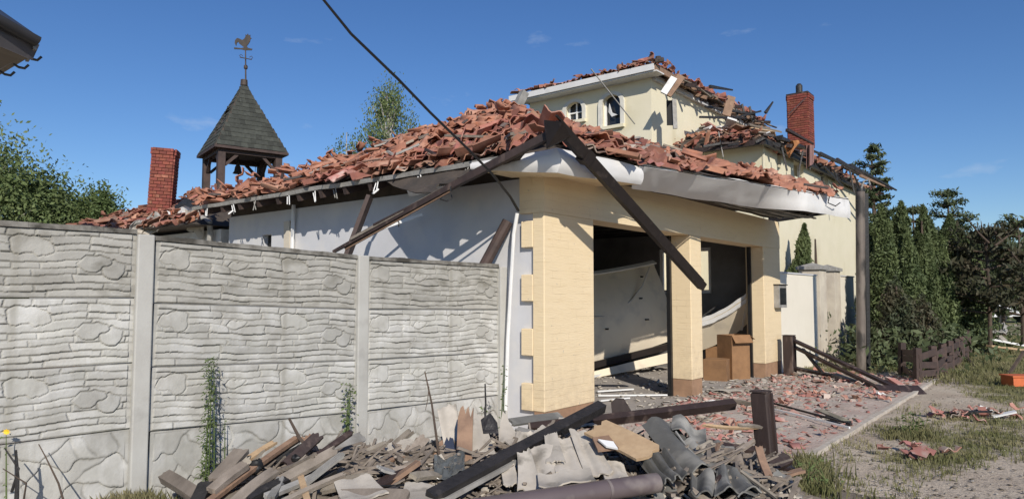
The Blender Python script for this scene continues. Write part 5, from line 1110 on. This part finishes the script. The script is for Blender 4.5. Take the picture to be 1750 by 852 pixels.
P = drive_pts(2300, 5); chips('red_tile_rubble', P, [.012 + .10 * rr.random() ** 2.2 for _ in P], M['tiledust'], 1)
P = drive_pts(1100, 6, .02, .6, .8); chips('pale_plaster_rubble', P, [.01 + .11 * rr.random() ** 2.4 for _ in P], M['asb'], 2)
P = drive_pts(350, 7, .02, .9); chips('dark_splinter_debris', P, [rr.uniform(.03, .12) for _ in P], M['oldwood'], 3)
P = [tuple(G(rr.uniform(.9, 7), rr.uniform(0, 3), .03)) for _ in range(500)]; chips('floor_rubble', P, [rr.uniform(.02, .09) for _ in P], M['asb'], 4)
P = [];
for _ in range(900): 
    q = onZ(rr.uniform(1330, 1900), 560 + 300 * rr.random()); P.append((q.x, q.y, .0))
chips('loose_gravel', P, [.006 + .026 * rr.random() ** 2 for _ in P], M['asb'], 5)
P = []
for _ in range(1500):
    q = onZ(rr.uniform(1330, 1900), 640 + 230 * rr.random() ** .8); d_ = q - O
    if d_.dot(V) < -2.5: P.append((q.x, q.y, .0))
chips('dry_litter', P, [.005 + .03 * rr.random() ** 2 for _ in P], M['oldwood'], 6)
for (cx, cy, sx, sy, n, lab) in ((1592, 775, .17, .10, 9, 'small heap of red tile pieces alone on the sandy track'), (1690, 712, .42, .16, 22, 'wider heap of tile and sheet scraps near the grass')):
    p0 = onZ(cx, cy); t = thing('tile_heap', p0, lab, 'rubble heap')
    for k in range(n): 
        o = inst('tile_piece', SHARDS[rr.randrange(5)], t, shard(p0 + Vector((rr.gauss(0, sx), rr.gauss(0, sy), .03 + rr.random() * .05)), rr.uniform(.4, .8)))
    if cx > 1600:
        for k in range(8):
            c = p0 + Vector((rr.gauss(.1, sx), rr.gauss(0, sy), .06)); d = Vector((rr.gauss(0, .15), rr.gauss(0, .1), rr.gauss(0, .03))); part('scrap', MB().beam(c - d, c + d, .07, .02, up=(rr.gauss(0, .3), 0, 1)), [M['plastic'], M['char'], M['brownwood']][k % 3], t)
# white crumpled sheets on the drive
for (px, py, s_, m_, lab) in ((1238, 668, .30, 'asb', 'crumpled pale sheet beside the middle garage column'), (1225, 688, .16, 'plastic', 'small white scrap in front of the middle column'), (1410, 718, .12, 'asb', 'white scrap lying among tiles near the kerb'), (1505, 674, .07, 'sheet', 'round white lump on the kerb end of the rubble')):
    p = onZ(px, py, .03); lone('sheet_scrap', MB().grid(lambda s, t: p + Vector(((s - .5) * s_ * 1.6, (t - .5) * s_, .02 + .05 * noise.noise(Vector((s * 2, t * 2, px))))), 8, 6, .006), M[m_], lab, 'scrap')
for k, (a, c, lab) in enumerate((((1020, 668, .05), (1082, 664, .05), 'upper thin pale strip lying on the garage threshold'), ((1022, 675, .04), (1140, 674, .04), 'long thin pale strip lying on the garage threshold'), ((1025, 684, .04), (1075, 679, .04), 'short white strip nearest the left pier'))):
    lone('threshold_strip', MB().beam(onZ(*a), onZ(*c), .05, .02), M['plastic'], lab, 'strip')
lone('rafter_piece', MB().beam(onZ(1240, 682, .06), onZ(1330, 697, .06), .09, .04), M['oldwood'], 'dusty grey batten crossing the rubble behind the gate post', 'batten')

# ------------------------------------------------------------------ foreground heap
def mound(x, y):
    a = .31 * math.exp(-(((x - .35) / 1.25) ** 2 + ((y - 5.5) / .85) ** 2)); b_ = .20 * math.exp(-(((x + 1.35) / .75) ** 2 + ((y - 5.25) / .75) ** 2)); c = .16 * math.exp(-(((x - 1.6) / .6) ** 2 + ((y - 5.2) / .6) ** 2))
    return a + b_ + c
def mgrid():
    n = 90; vs = []; 
    for i in range(n + 1):
        for j in range(n + 1):
            x = -3.0 + 5.9 * i / n; y = 3.6 + 3.9 * j / n; z = mound(x, y); vs.append((x, y, z + .05 * z / .3 * noise.noise(Vector((x * 6, y * 6, 0))) - .03))
    idx = np.arange((n + 1) ** 2).reshape(n + 1, n + 1); f = np.stack([idx[:-1, :-1], idx[1:, :-1], idx[1:, 1:], idx[:-1, 1:]], -1).reshape(-1, 4)
    return vs, f
vs, f = mgrid(); raw('rubble_heap', vs, f, mat('heap_dirt', (.22, .18, .14), (.12, .10, .075), .95, 8, .8, c3=(.22, .185, .145), s3=5, t3=(.5, .66)), smooth=True, kind='stuff')
def heap_pts(n, sd_, lift=.0):
    r = random.Random(sd_); out = []
    while len(out) < n:
        x = r.uniform(-2.6, 2.3); y = r.uniform(3.9, 6.9); z = mound(x, y)
        if z > .05 and x < 1.95 and r.random() < .15 + z * 3: out.append((x, y, z + lift * r.random()))
    return out
P = heap_pts(3600, 21, .04); chips('heap_rubble', P, [.010 + .09 * rr.random() ** 2 for _ in P], M['asb'], 11, .6)
P = heap_pts(2600, 22, .05); chips('heap_wood_debris', P, [.012 + .11 * rr.random() ** 2 for _ in P], M['oldwood'], 12, .6)
P = heap_pts(900, 23, .03); chips('heap_burnt_debris', P, [rr.uniform(.03, .13) for _ in P], M['char'], 13, .6)
# splinters: thin sticks nobody could count
b = MB(); r2 = random.Random(5)
for (x, y, z) in heap_pts(1300, 24, .07):
    a = r2.gauss(.5, .7); L = r2.uniform(.08, .34); d = Vector((math.cos(a), math.sin(a), r2.gauss(.12, .3))) * L / 2; b.beam(Vector((x, y, z + .03)) - d, Vector((x, y, z + .03)) + d, r2.uniform(.008, .03), r2.uniform(.006, .02))
b.build('splinter_debris', M['oldwood'], None, kind='stuff')
b = MB()
for _ in range(700):
    p = at(r2.gauss(845, 45), 0, 1); q = onZ(r2.gauss(850, 45), r2.gauss(832, 14), .12); x, y = q.x, q.y; a = r2.uniform(0, 6.28); L = r2.uniform(.02, .06); d = Vector((math.cos(a) * L, math.sin(a) * L, r2.gauss(0, .02))); c = Vector((x, y, .13 + r2.random() * .06)); b.beam(c - d, c + d, .012, .003, up=(r2.gauss(0, .5), r2.gauss(0, .5), 1))
b.build('dry_leaves', mat('dry_leaf', (.26, .19, .11), (.16, .12, .07), .9, 20), None, kind='stuff')

def splint(p, q, wd, th, up=(0, 0, 1), jag=.08, seed=0, nw=6):      # a plank with split, ragged ends
    r = random.Random(seed); p = Vector(p); q = Vector(q); d = (q - p).normalized(); a = d.cross(Vector(up)).normalized(); n = a.cross(d)
    j0 = [r.uniform(0, jag) for _ in range(nw + 1)]; j1 = [r.uniform(0, jag) for _ in range(nw + 1)]; bow = r.gauss(0, .01)
    def f(s, t):
        k = round(s * nw); L0 = p + d * j0[k]; L1 = q - d * j1[k]; return L0.lerp(L1, t) + a * (s - .5) * wd + n * bow * math.sin(math.pi * t)
    return MB().grid(f, nw, 4, th)
def corr(c, waves, amp, th=.008, jag=.04, seed=0, curl=0., nu=None, up=None):
    """corrugated sheet between four corners; waves run from corner 0 to corner 1"""
    P = [Vector(x) for x in c]; n = ((P[1] - P[0]).cross(P[3] - P[0])).normalized(); nu = nu or waves * 8; r = random.Random(seed); jg = [r.uniform(-jag, jag) for _ in range(nu + 1)]; jh = [r.uniform(-jag, jag) for _ in range(nu + 1)]
    for k in range(1, nu): jg[k] = jg[k - 1] * .7 + jg[k] * .5; jh[k] = jh[k - 1] * .7 + jh[k] * .5
    L = (P[3] - P[0]).length
    def f(s, t):
        k = round(s * nu); tt = t + (jg[k] * (1 - t) + jh[k] * t) / L; return P[0].lerp(P[1], s).lerp(P[3].lerp(P[2], s), tt) + n * (amp * math.sin(2 * math.pi * waves * s + seed) + curl * math.sin(math.pi * t))
    return MB().grid(f, nu, 5, th)
HB = []
def hb(kind, a, c, wd, th, m_, label, up=(0, -.6, 1), jag=.05, name=None, cat='plank'):
    o = splint(at(*a), at(*c), wd, th, up, jag, len(HB) + 3).build(name or 'plank', M[m_]); HB.append(o); return tag(o, label, cat)
# big pieces
g = thing('plum_gutter', at(1000, 835, 4.4), 'plum brown half round gutter lying along the front of the heap', 'gutter')
p, q = at(800, 872, 3.95), at(1122, 824, 4.55)
part('channel', MB().tube([p, p.lerp(q, .5), q], .062, 20), M['plumpipe'], g, smooth=True)
part('joint_collar', MB().tube([p.lerp(q, .70), p.lerp(q, .715)], .065, 20), M['plumpipe'], g, smooth=True)
part('split_lip', MB().beam(q + Vector((0, -.02, .05)), q + Vector((.03, .02, -.06)), .03, .02), M['char'], g)
bm_ = thing('charred_beam', at(880, 765, 5.0), 'long charred black beam lying diagonally over the rubble heap', 'beam')
p, q = at(735, 850, 4.45), at(1028, 694, 5.75)
o = part('timber', MB().beam(p, q, .085, .072, up=(.1, -.5, 1)), M['char'], bm_); part('edge_strip', MB().beam(p + Vector((.02, -.05, -.045)), p.lerp(q, .42) + Vector((.02, -.05, -.045)), .02, .03), M['grey'], bm_)
hb('b', (905, 726, 5.9), (1256, 684, 6.4), .07, .075, 'brownwood', 'dark brown rail lying level from the beam to the driveway', cat='rail', name='rail', jag=.0)
o = part('fin', MB().slab([at(1044, 688, 6.2), at(1052, 681, 6.2), at(1066, 682, 6.2), at(1078, 702, 6.2), at(1046, 708, 6.2)], (.2, 1, 0), .06), M['brownwood'], thing('wedge_block', at(1060, 705, 6.2), 'wedge shaped dark block behind the level brown rail', 'block'))
hb('b', (1262, 724, 5.5), (1302, 727, 5.75), .03, .02, 'oldwood', 'short thin stick touching the lone gate post', cat='stick')
hb('b', (1215, 753, 5.6), (1302, 766, 5.8), .06, .06, 'brownwood', 'lower dark rail running to the lone gate post', cat='rail', name='rail', jag=.01)
hb('b', (1200, 724, 5.9), (1300, 729, 5.9), .025, .02, 'paleboard', 'pale thin lath running to the lone gate post', cat='lath')
# chipboard plank and scraps
hb('b', (1015, 726, 5.15), (1115, 775, 4.75), .215, .022, 'paleboard', 'tan chipboard plank lying on top of the heap', up=(.1, -.75, 1), jag=.06)
lone('board_scrap', MB().slab([at(1012, 750, 5.0), at(1040, 746, 4.95), at(1058, 768, 4.85), at(1022, 772, 4.9)], (0, -.3, 1), .015), M['redboard'], 'pinkish board scrap beneath the chipboard plank', 'scrap')
lone('paper_sheet', MB().slab([at(1022, 752, 4.93), at(1048, 756, 4.88), at(1056, 768, 4.82), at(1036, 764, 4.86)], (0, -.3, 1), .012), M['plastic'], 'small bright white slab under the chipboard plank', 'slab')
# asbestos-cement shards: (tl, tr, br, bl) with depths, standing or leaning
AS = [([(752, 700, 5.75), (778, 690, 5.75), (792, 800, 5.35), (764, 790, 5.35)], 2, 'tall narrow grey sheet shard leaning at the left of the standing group'),
      ([(800, 700, 5.65), (826, 712, 5.65), (846, 790, 5.25), (806, 800, 5.25)], 2, 'wide upright grey sheet shard right of the brown splinter'),
      ([(768, 712, 5.85), (800, 696, 5.85), (812, 770, 5.5), (780, 776, 5.5)], 2, 'grey shard standing behind the brown splinter'),
      ([(860, 706, 5.7), (880, 742, 5.6), (878, 762, 5.4), (856, 752, 5.5)], 1, 'pointed buff shard right of the dark hole'),
      ([(888, 774, 4.95), (904, 764, 4.95), (922, 838, 4.6), (888, 840, 4.6)], 1, 'rounded upright shard below the charred beam'),
      ([(906, 766, 5.05), (944, 758, 5.05), (950, 820, 4.7), (918, 830, 4.7)], 2, 'broad shard leaning right of the rounded upright one'),
      ([(857, 790, 4.95), (876, 788, 4.95), (885, 830, 4.7), (862, 828, 4.7)], 1, 'small leaf shaped shard left of the rounded upright one'),
      ([(934, 744, 5.15), (950, 742, 5.15), (962, 790, 4.85), (936, 792, 4.85)], 1, 'narrow upright shard with a wire loop near the beam'),
      ([(946, 748, 5.2), (985, 752, 5.2), (1000, 815, 4.75), (955, 810, 4.75)], 3, 'ribbed grey shard in the middle of the heap'),
      ([(980, 734, 5.25), (1012, 740, 5.2), (1042, 806, 4.75), (1004, 816, 4.75)], 3, 'long ribbed shard running down towards the plum gutter'),
      ([(928, 812, 4.7), (1000, 800, 4.75), (1008, 822, 4.55), (930, 836, 4.5)], 3, 'flat rippled shard just above the plum gutter'),
      ([(1030, 786, 4.95), (1062, 792, 4.9), (1072, 822, 4.65), (1036, 818, 4.7)], 2, 'small ribbed shard behind the end of the plum gutter'),
      ([(905, 745, 5.3), (930, 728, 5.4), (944, 752, 5.2), (914, 762, 5.15)], 1, 'tilted grey shard tucked under the charred beam'),
      ([(608, 788, 5.25), (680, 775, 5.4), (700, 800, 5.1), (615, 812, 5.0)], 2, 'low grey slab between the wood pile and the shards'),
      ([(700, 822, 4.7), (762, 836, 4.6), (752, 860, 4.4), (690, 856, 4.4)], 1, 'pale slab at the bottom edge below the beam'),
      ([(580, 826, 4.60), (628, 812, 4.7), (655, 845, 4.4), (592, 860, 4.3)], 2, 'large dusty slab at the bottom edge of the wood pile'),
      ([(640, 758, 5.6), (700, 752, 5.7), (714, 770, 5.5), (650, 776, 5.4)], 2, 'flat shard lying before the fence foot'),
      ([(960, 716, 6.1), (1000, 712, 6.2), (1012, 726, 5.9), (955, 728, 5.9)], 1, 'grey shard lying under the pier corner')]
for k, (c, wv, lab) in enumerate(AS): lone('sheet_shard', corr([at((x[0] - sum(y[0] for y in c) / 4) * 1.25 + sum(y[0] for y in c) / 4, x[1], x[2]) for x in c], wv * .62, .009, .010, .026, k + 1, .015, nu=14), M['asb'], lab, 'sheet shard', smooth=True)
# dark corrugated sheets at the right of the heap
DS = [([(1098, 722, 5.6), (1152, 716, 5.7), (1225, 790, 5.0), (1180, 806, 4.85)], 1, .035, 'large curled dark sheet left of the lone post'),
      ([(1150, 714, 5.75), (1206, 732, 5.7), (1212, 758, 5.4), (1148, 735, 5.5)], 1, .04, 'upper dark curved sheet with a lit rim'),
      ([(1150, 742, 5.45), (1208, 768, 5.4), (1256, 806, 4.95), (1222, 815, 4.9)], 2, .03, 'pale edged dark sheet sloping towards the post'),
      ([(1085, 782, 5.0), (1140, 770, 5.05), (1176, 812, 4.65), (1125, 826, 4.6)], 3, .022, 'grey wavy corrugated sheet at the end of the plum gutter'),
      ([(1180, 808, 4.85), (1222, 812, 4.8), (1216, 850, 4.5), (1180, 838, 4.5)], 1, .03, 'small curled sheet at the bottom right of the heap'),
      ([(1225, 800, 4.9), (1262, 806, 4.9), (1300, 835, 4.6), (1222, 840, 4.5)], 2, .025, 'low dark sheet in front of the lone post foot'),
      ([(1215, 752, 5.5), (1240, 760, 5.45), (1262, 796, 5.1), (1226, 780, 5.2)], 1, .02, 'black shard between the curved sheets and the lone post'),
      ([(1258, 812, 4.9), (1296, 806, 4.9), (1300, 840, 4.6), (1262, 846, 4.55)], 1, .02, 'olive grey sheet corner in the grass by the lone post')]
for k, (c, wv, amp, lab) in enumerate(DS): lone('corrugated_sheet', corr([at(*x) for x in c], wv, amp, .010, .03, k + 40, .03, nu=wv * 10), M['darksheet'], lab, 'corrugated sheet', smooth=True)
lone('tarpaulin_scrap', MB().grid(lambda s, t: at(742 + 52 * s, 778 + 34 * t + 6 * math.sin(5 * s), 5.2 - .35 * t) + Vector((0, 0, .05 * noise.noise(Vector((s * 4, t * 4, 3))))), 12, 8, .004), mat('dark_plastic_film', (.12, .13, .13), (.07, .075, .075), .15, 5), 'crumpled translucent grey plastic film beneath the beam', 'plastic film')
hb('b', (796, 690, 5.45), (793, 800, 5.2), .115, .02, 'redboard', 'upright reddish brown board splintered to a point', up=(0, -1, .2), jag=.11)
hb('b', (766, 745, 5.5), (772, 790, 5.35), .07, .03, 'bluecloth', 'navy cloth strip hanging beside the brown splinter', up=(0, -1, .2), cat='cloth', name='cloth_strip')
lone('dark_plate', MB().slab([at(822, 716, 5.6), at(838, 705, 5.6), at(850, 722, 5.6), at(852, 740, 5.5), at(826, 740, 5.5)], (0, 1, 0), .01), M['char'], 'black torn plate above the buff shard', 'plate')
# wood pile at left
WP = [((278, 806, 5.0), (345, 848, 4.6), .085, .06, 'oldwood', 'square ended grey timber at the far left of the pile'),
      ((414, 764, 5.15), (366, 818, 4.75), .11, .035, 'oldwood', 'short wide plank with a knob end at upper left of the pile'),
      ((508, 744, 5.4), (345, 862, 4.45), .045, .03, 'redboard', 'long thin reddish batten rising to the right'),
      ((512, 746, 5.42), (430, 806, 4.95), .03, .03, 'char', 'black strip running beside the reddish batten'),
      ((470, 752, 5.5), (380, 812, 5.0), .05, .02, 'paleboard', 'pale lath behind the wide plank'),
      ((522, 742, 5.55), (548, 800, 5.25), .09, .03, 'redboard', 'pinkish board leaning against the crossing stick'),
      ((358, 836, 4.55), (420, 788, 4.85), .07, .04, 'oldwood', 'grey plank end low at the left of the pile'),
      ((398, 858, 4.35), (470, 800, 4.75), .08, .03, 'oldwood', 'grey plank beside the black block at left'),
      ((420, 850, 4.4), (500, 812, 4.75), .06, .05, 'char', 'charred stub in the middle of the wood pile'),
      ((450, 846, 4.45), (556, 802, 4.85), .045, .03, 'grey', 'pale grey batten crossing the middle of the pile'),
      ((468, 862, 4.3), (590, 806, 4.75), .035, .03, 'oldwood', 'long grey stick low across the pile'),
      ((512, 806, 4.8), (526, 856, 4.35), .04, .02, 'paleboard', 'yellow splinter standing at the front of the pile'),
      ((480, 812, 4.7), (462, 850, 4.4), .05, .03, 'grey', 'short upright grey stub left of the yellow splinter'),
      ((500, 800, 4.95), (524, 790, 5.05), .035, .03, 'paleboard', 'small pale chip on top of the pile'),
      ((545, 830, 4.6), (640, 812, 4.85), .10, .03, 'oldwood', 'broad brown plank at lower right of the pile'),
      ((575, 846, 4.45), (700, 846, 4.4), .11, .03, 'oldwood', 'flat plank along the bottom edge of the picture'),
      ((596, 810, 4.85), (604, 838, 4.6), .03, .02, 'redboard', 'small reddish splinter standing by the broad plank'),
      ((660, 806, 5.0), (735, 785, 5.25), .06, .025, 'oldwood', 'dusty lath pointing to the brown splinter'),
      ((640, 792, 5.2), (744, 772, 5.45), .03, .02, 'redboard', 'thin reddish lath above the dusty one'),
      ((330, 862, 4.4), (352, 820, 4.7), .09, .05, 'char', 'black charred block at the left front of the pile'),
      ((540, 770, 5.2), (562, 812, 4.9), .05, .03, 'brownwood', 'dark stub right of the pinkish board'),
      ((1180, 834, 4.6), (1240, 862, 4.4), .05, .03, 'oldwood', 'grey stick below the dark sheets'),
      ((1262, 800, 4.9), (1330, 850, 4.6), .02, .02, 'oldwood', 'thin stick slanting in front of the lone post'),
      ((1050, 800, 4.9), (1100, 845, 4.5), .03, .02, 'oldwood', 'thin stick beside the plum gutter end'),
      ((870, 720, 5.9), (960, 708, 6.2), .09, .02, 'darksheet', 'bent dark sheet strip under the pier plinth'),
      ((880, 730, 5.8), (930, 742, 5.6), .05, .02, 'grey', 'grey batten under the pier plinth')]
for (a, c, wd, th, m_, lab) in WP: hb('b', a, c, wd * 1.0, th, m_, lab, jag=.03, cat='plank')
for (px, py, Y, r_, lab) in ((505, 783, 5.05, .035, 'round black ball of melted rubber on the wood pile'), ((438), 795, 4.95, .05, 'blackened oval lump behind the reddish batten')):
    p = at(px, py, Y); lone('melted_lump', MB().grid(lambda s, t: p + Vector((math.sin(math.pi * t) * math.cos(6.2832 * s), math.sin(math.pi * t) * math.sin(6.2832 * s), math.cos(math.pi * t) * .8)) * r_ * (1 + .5 * noise.noise(Vector((math.cos(6.2832 * s) * 1.3, math.sin(6.2832 * s) * 1.3, t * 3 + px)))), 16, 10), M['black'], lab, 'lump', smooth=True)
r3 = random.Random(88)
for k in range(62):
    left = k < 40
    x = r3.uniform(-2.0, -.45) if left else r3.uniform(1.15, 2.1); y = r3.uniform(4.55, 5.7) if left else r3.uniform(4.7, 5.7); a = r3.gauss(.75, .55); L = r3.uniform(.16, .55) if left else r3.uniform(.10, .26)
    d = Vector((math.cos(a), math.sin(a), r3.gauss(.22, .22))) * L / 2; c = Vector((x, y, mound(x, y) + .05 + abs(d.z) + r3.random() * .05))
    o = splint(c - d, c + d, r3.uniform(.03, .10), r3.uniform(.012, .035), (r3.gauss(0, .4), -.4, 1), .04, k + 200).build('broken_board', M[['oldwood', 'oldwood', 'grey', 'redboard', 'char', 'oldwood', 'brownwood'][k % 7]])
    tag(o, 'short broken weathered board jumbled in the foreground rubble heap', 'board', 'broken boards jumbled in the heap')
for k in range(30):
    x = r3.uniform(-.9, 1.9); y = r3.uniform(4.5, 5.9); z = mound(x, y) + .03; w_ = r3.uniform(.08, .18); h_ = r3.uniform(.08, .20); a = r3.uniform(-.6, .6); tl_ = r3.uniform(.25, 1.1)
    ux = Vector((math.cos(a), math.sin(a), r3.gauss(0, .15))) * w_ / 2; uy = Vector((-math.sin(a) * math.cos(tl_), math.cos(a) * math.cos(tl_), math.sin(tl_))) * h_ / 2; c = Vector((x, y, z + uy.z * .6))
    o = corr([c - ux + uy, c + ux * r3.uniform(.3, 1) + uy, c + ux - uy, c - ux - uy], w_ / .177, .012, .009, .03, k + 90, .01, nu=9).build('sheet_fragment', M['asb'] if k % 4 else M['darksheet'], None, True)
    tag(o, 'broken grey cement sheet fragment jumbled in the foreground heap', 'sheet fragment', 'cement sheet fragments in the heap')
# branches, wires and dead stalks
for (pts, r_, m_, lab, cat) in (
    ([(494, 714, 5.4), (512, 748, 5.35), (545, 785, 5.2), (600, 805, 5.1)], [.010, .014, .013, .008], 'bark', 'bent bare stick rising left of the pinkish board', 'stick'),
    ([(520, 768, 5.3), (570, 775, 5.35), (660, 775, 5.4), (752, 768, 5.4)], [.008] * 4, 'black', 'black wire sagging along the fence foot', 'wire'),
    ([(548, 782, 5.1), (620, 803, 5.0), (690, 812, 4.95), (735, 800, 5.0)], [.006] * 4, 'black', 'black wire looping over the grey slabs', 'wire'),
    ([(575, 800, 5.0), (640, 830, 4.7), (700, 828, 4.7), (730, 835, 4.6)], [.007] * 4, 'black', 'lower black wire curling towards the beam foot', 'wire'),
    ([(752, 790, 5.35), (745, 740, 5.4), (738, 690, 5.45), (726, 634, 5.5)], [.012, .010, .008, .005], 'bark', 'thin bare stalk standing right of the middle fence post', 'stalk'),
    ([(733, 660, 5.47), (731, 682, 5.4), (727, 700, 5.4)], [.004, .003, .002], 'bark', 'hair thin twig hanging from the bare stalk', 'twig'),
    ([(846, 770, 5.6), (829, 720, 5.7), (830, 690, 5.7), (829, 655, 5.7)], [.012, .010, .008, .006], 'char', 'dark bare stalk behind the green disc weed', 'stalk'),
    ([(28, 860, 4.4), (30, 815, 4.4), (27, 768, 4.4)], [.014, .011, .007], 'char', 'thick black burnt stalk at the left edge', 'stalk'),
    ([(20, 840, 4.4), (32, 800, 4.4), (8, 765, 4.4)], [.009, .007, .004], 'char', 'forked black burnt stalk beside the thick one', 'stalk'),
    ([(40, 856, 4.3), (45, 825, 4.3), (5, 800, 4.4)], [.006, .005, .003], 'bark', 'thin brown stalk crossing the black ones', 'stalk'),
    ([(110, 860, 4.5), (100, 825, 4.5), (78, 780, 4.6), (66, 758, 4.6)], [.007, .006, .004, .003], 'bark', 'slanting dry stalk in front of the left fence panel', 'stalk'),
    ([(960, 738, 5.3), (990, 780, 5.0), (1004, 820, 4.7)], [.006, .006, .005], 'black', 'thin dark wire on the ribbed shards', 'wire')):
    lone('stalk' if cat in ('stalk', 'twig') else cat, MB().tube([at(*x) for x in pts], r_, 6), M[m_], lab, cat, smooth=True)
# weeds
def weed(pb, top, Y, n, L, wd, label, m_='weed', seed=1, name='tall_weed', spread=.05, stems=3):
    r = random.Random(seed); p0 = onZ(*pb) if Y is None else at(*pb, Y); p0.z = 0; Yb_ = p0.y; p1 = at(*top, Yb_); t = thing(name, p0, label, 'weed'); b = MB(); lf = MB()
    for k in range(stems):
        o_ = Vector((r.gauss(0, spread * .5), r.gauss(0, .02), 0)); b.tube([p0 + o_, p0.lerp(p1, .5) + o_ * .7, p1 + o_ * .4 - Vector((0, 0, k * .06))], [.006, .005, .002], 5)
    for k in range(n):
        s = r.random() ** .9; c = p0.lerp(p1, s) + Vector((r.gauss(0, spread * .5), r.gauss(0, spread * .4), 0)); a = r.uniform(0, 6.28); l_ = L * r.uniform(.6, 1.2) * (1.1 - .5 * s)
        d = Vector((math.cos(a), math.sin(a), r.uniform(-.2, .9))).normalized(); w2 = d.cross(Vector((r.gauss(0, .3), r.gauss(0, .3), 1))).normalized() * wd * r.uniform(.7, 1.2)
        m2 = c + d * l_ * .5; e = c + d * l_ + Vector((0, 0, -l_ * .35)); lf.add([c, m2 + w2 + Vector((0, 0, .004)), e, m2 - w2], [(0, 1, 2, 3)])
    part('stem', b, M['weed'], t); part('leaves', lf, M[m_], t); return t
weed((354, 848), (361, 612), None, 620, .075, .006, 'tall feathery green weed against the second fence bay', seed=2, spread=.05, stems=4)
weed((592, 797), (598, 655), None, 150, .05, .015, 'leafy dark weed at the foot of the middle fence post', seed=3, spread=.06)
weed((383, 838), (384, 715), None, 50, .03, .005, 'small thin weed right of the tall feathery one', seed=4, spread=.03, stems=1)
weed((858, 720), (862, 622), 6.9, 60, .045, .012, 'weedy stalk climbing the fence end', seed=5, spread=.03, stems=2)
weed((827, 720), (826, 694), 5.75, 90, .06, .018, 'flat bright green disc of leaves above the shards', seed=6, spread=.08, name='leafy_weed')
weed((12, 860), (10, 738), 4.5, 14, .05, .006, 'thin stem carrying one yellow flower at the left edge', seed=7, spread=.02, stems=1)
weed((1560, 745), (1562, 705), None, 90, .08, .012, 'green weed clump beside the kerb near the heap', seed=8, spread=.12, name='leafy_weed')
weed((1395, 850), (1392, 782), None, 120, .08, .007, 'grassy green weed clump right of the lone post', seed=9, spread=.16, name='leafy_weed')
weed((1345, 560), (1352, 545), 16.5, 60, .2, .03, 'dark leafy shoots behind the meter box pier', seed=10, spread=.3, name='leafy_weed', stems=2)
p = at(12, 737, 4.5); fl = MB()
for k in range(8): a = k * .785; fl.add([p, p + Vector((math.cos(a) * .012 - math.sin(a) * .006, -.004, math.sin(a) * .012 + math.cos(a) * .006)), p + Vector((math.cos(a) * .028, -.006, math.sin(a) * .02)), p + Vector((math.cos(a) * .012 + math.sin(a) * .006, -.004, math.sin(a) * .012 - math.cos(a) * .006))], [(0, 1, 2, 3)])
lone('flower', fl, M['yel'], 'single small yellow flower before the left fence panel', 'flower')
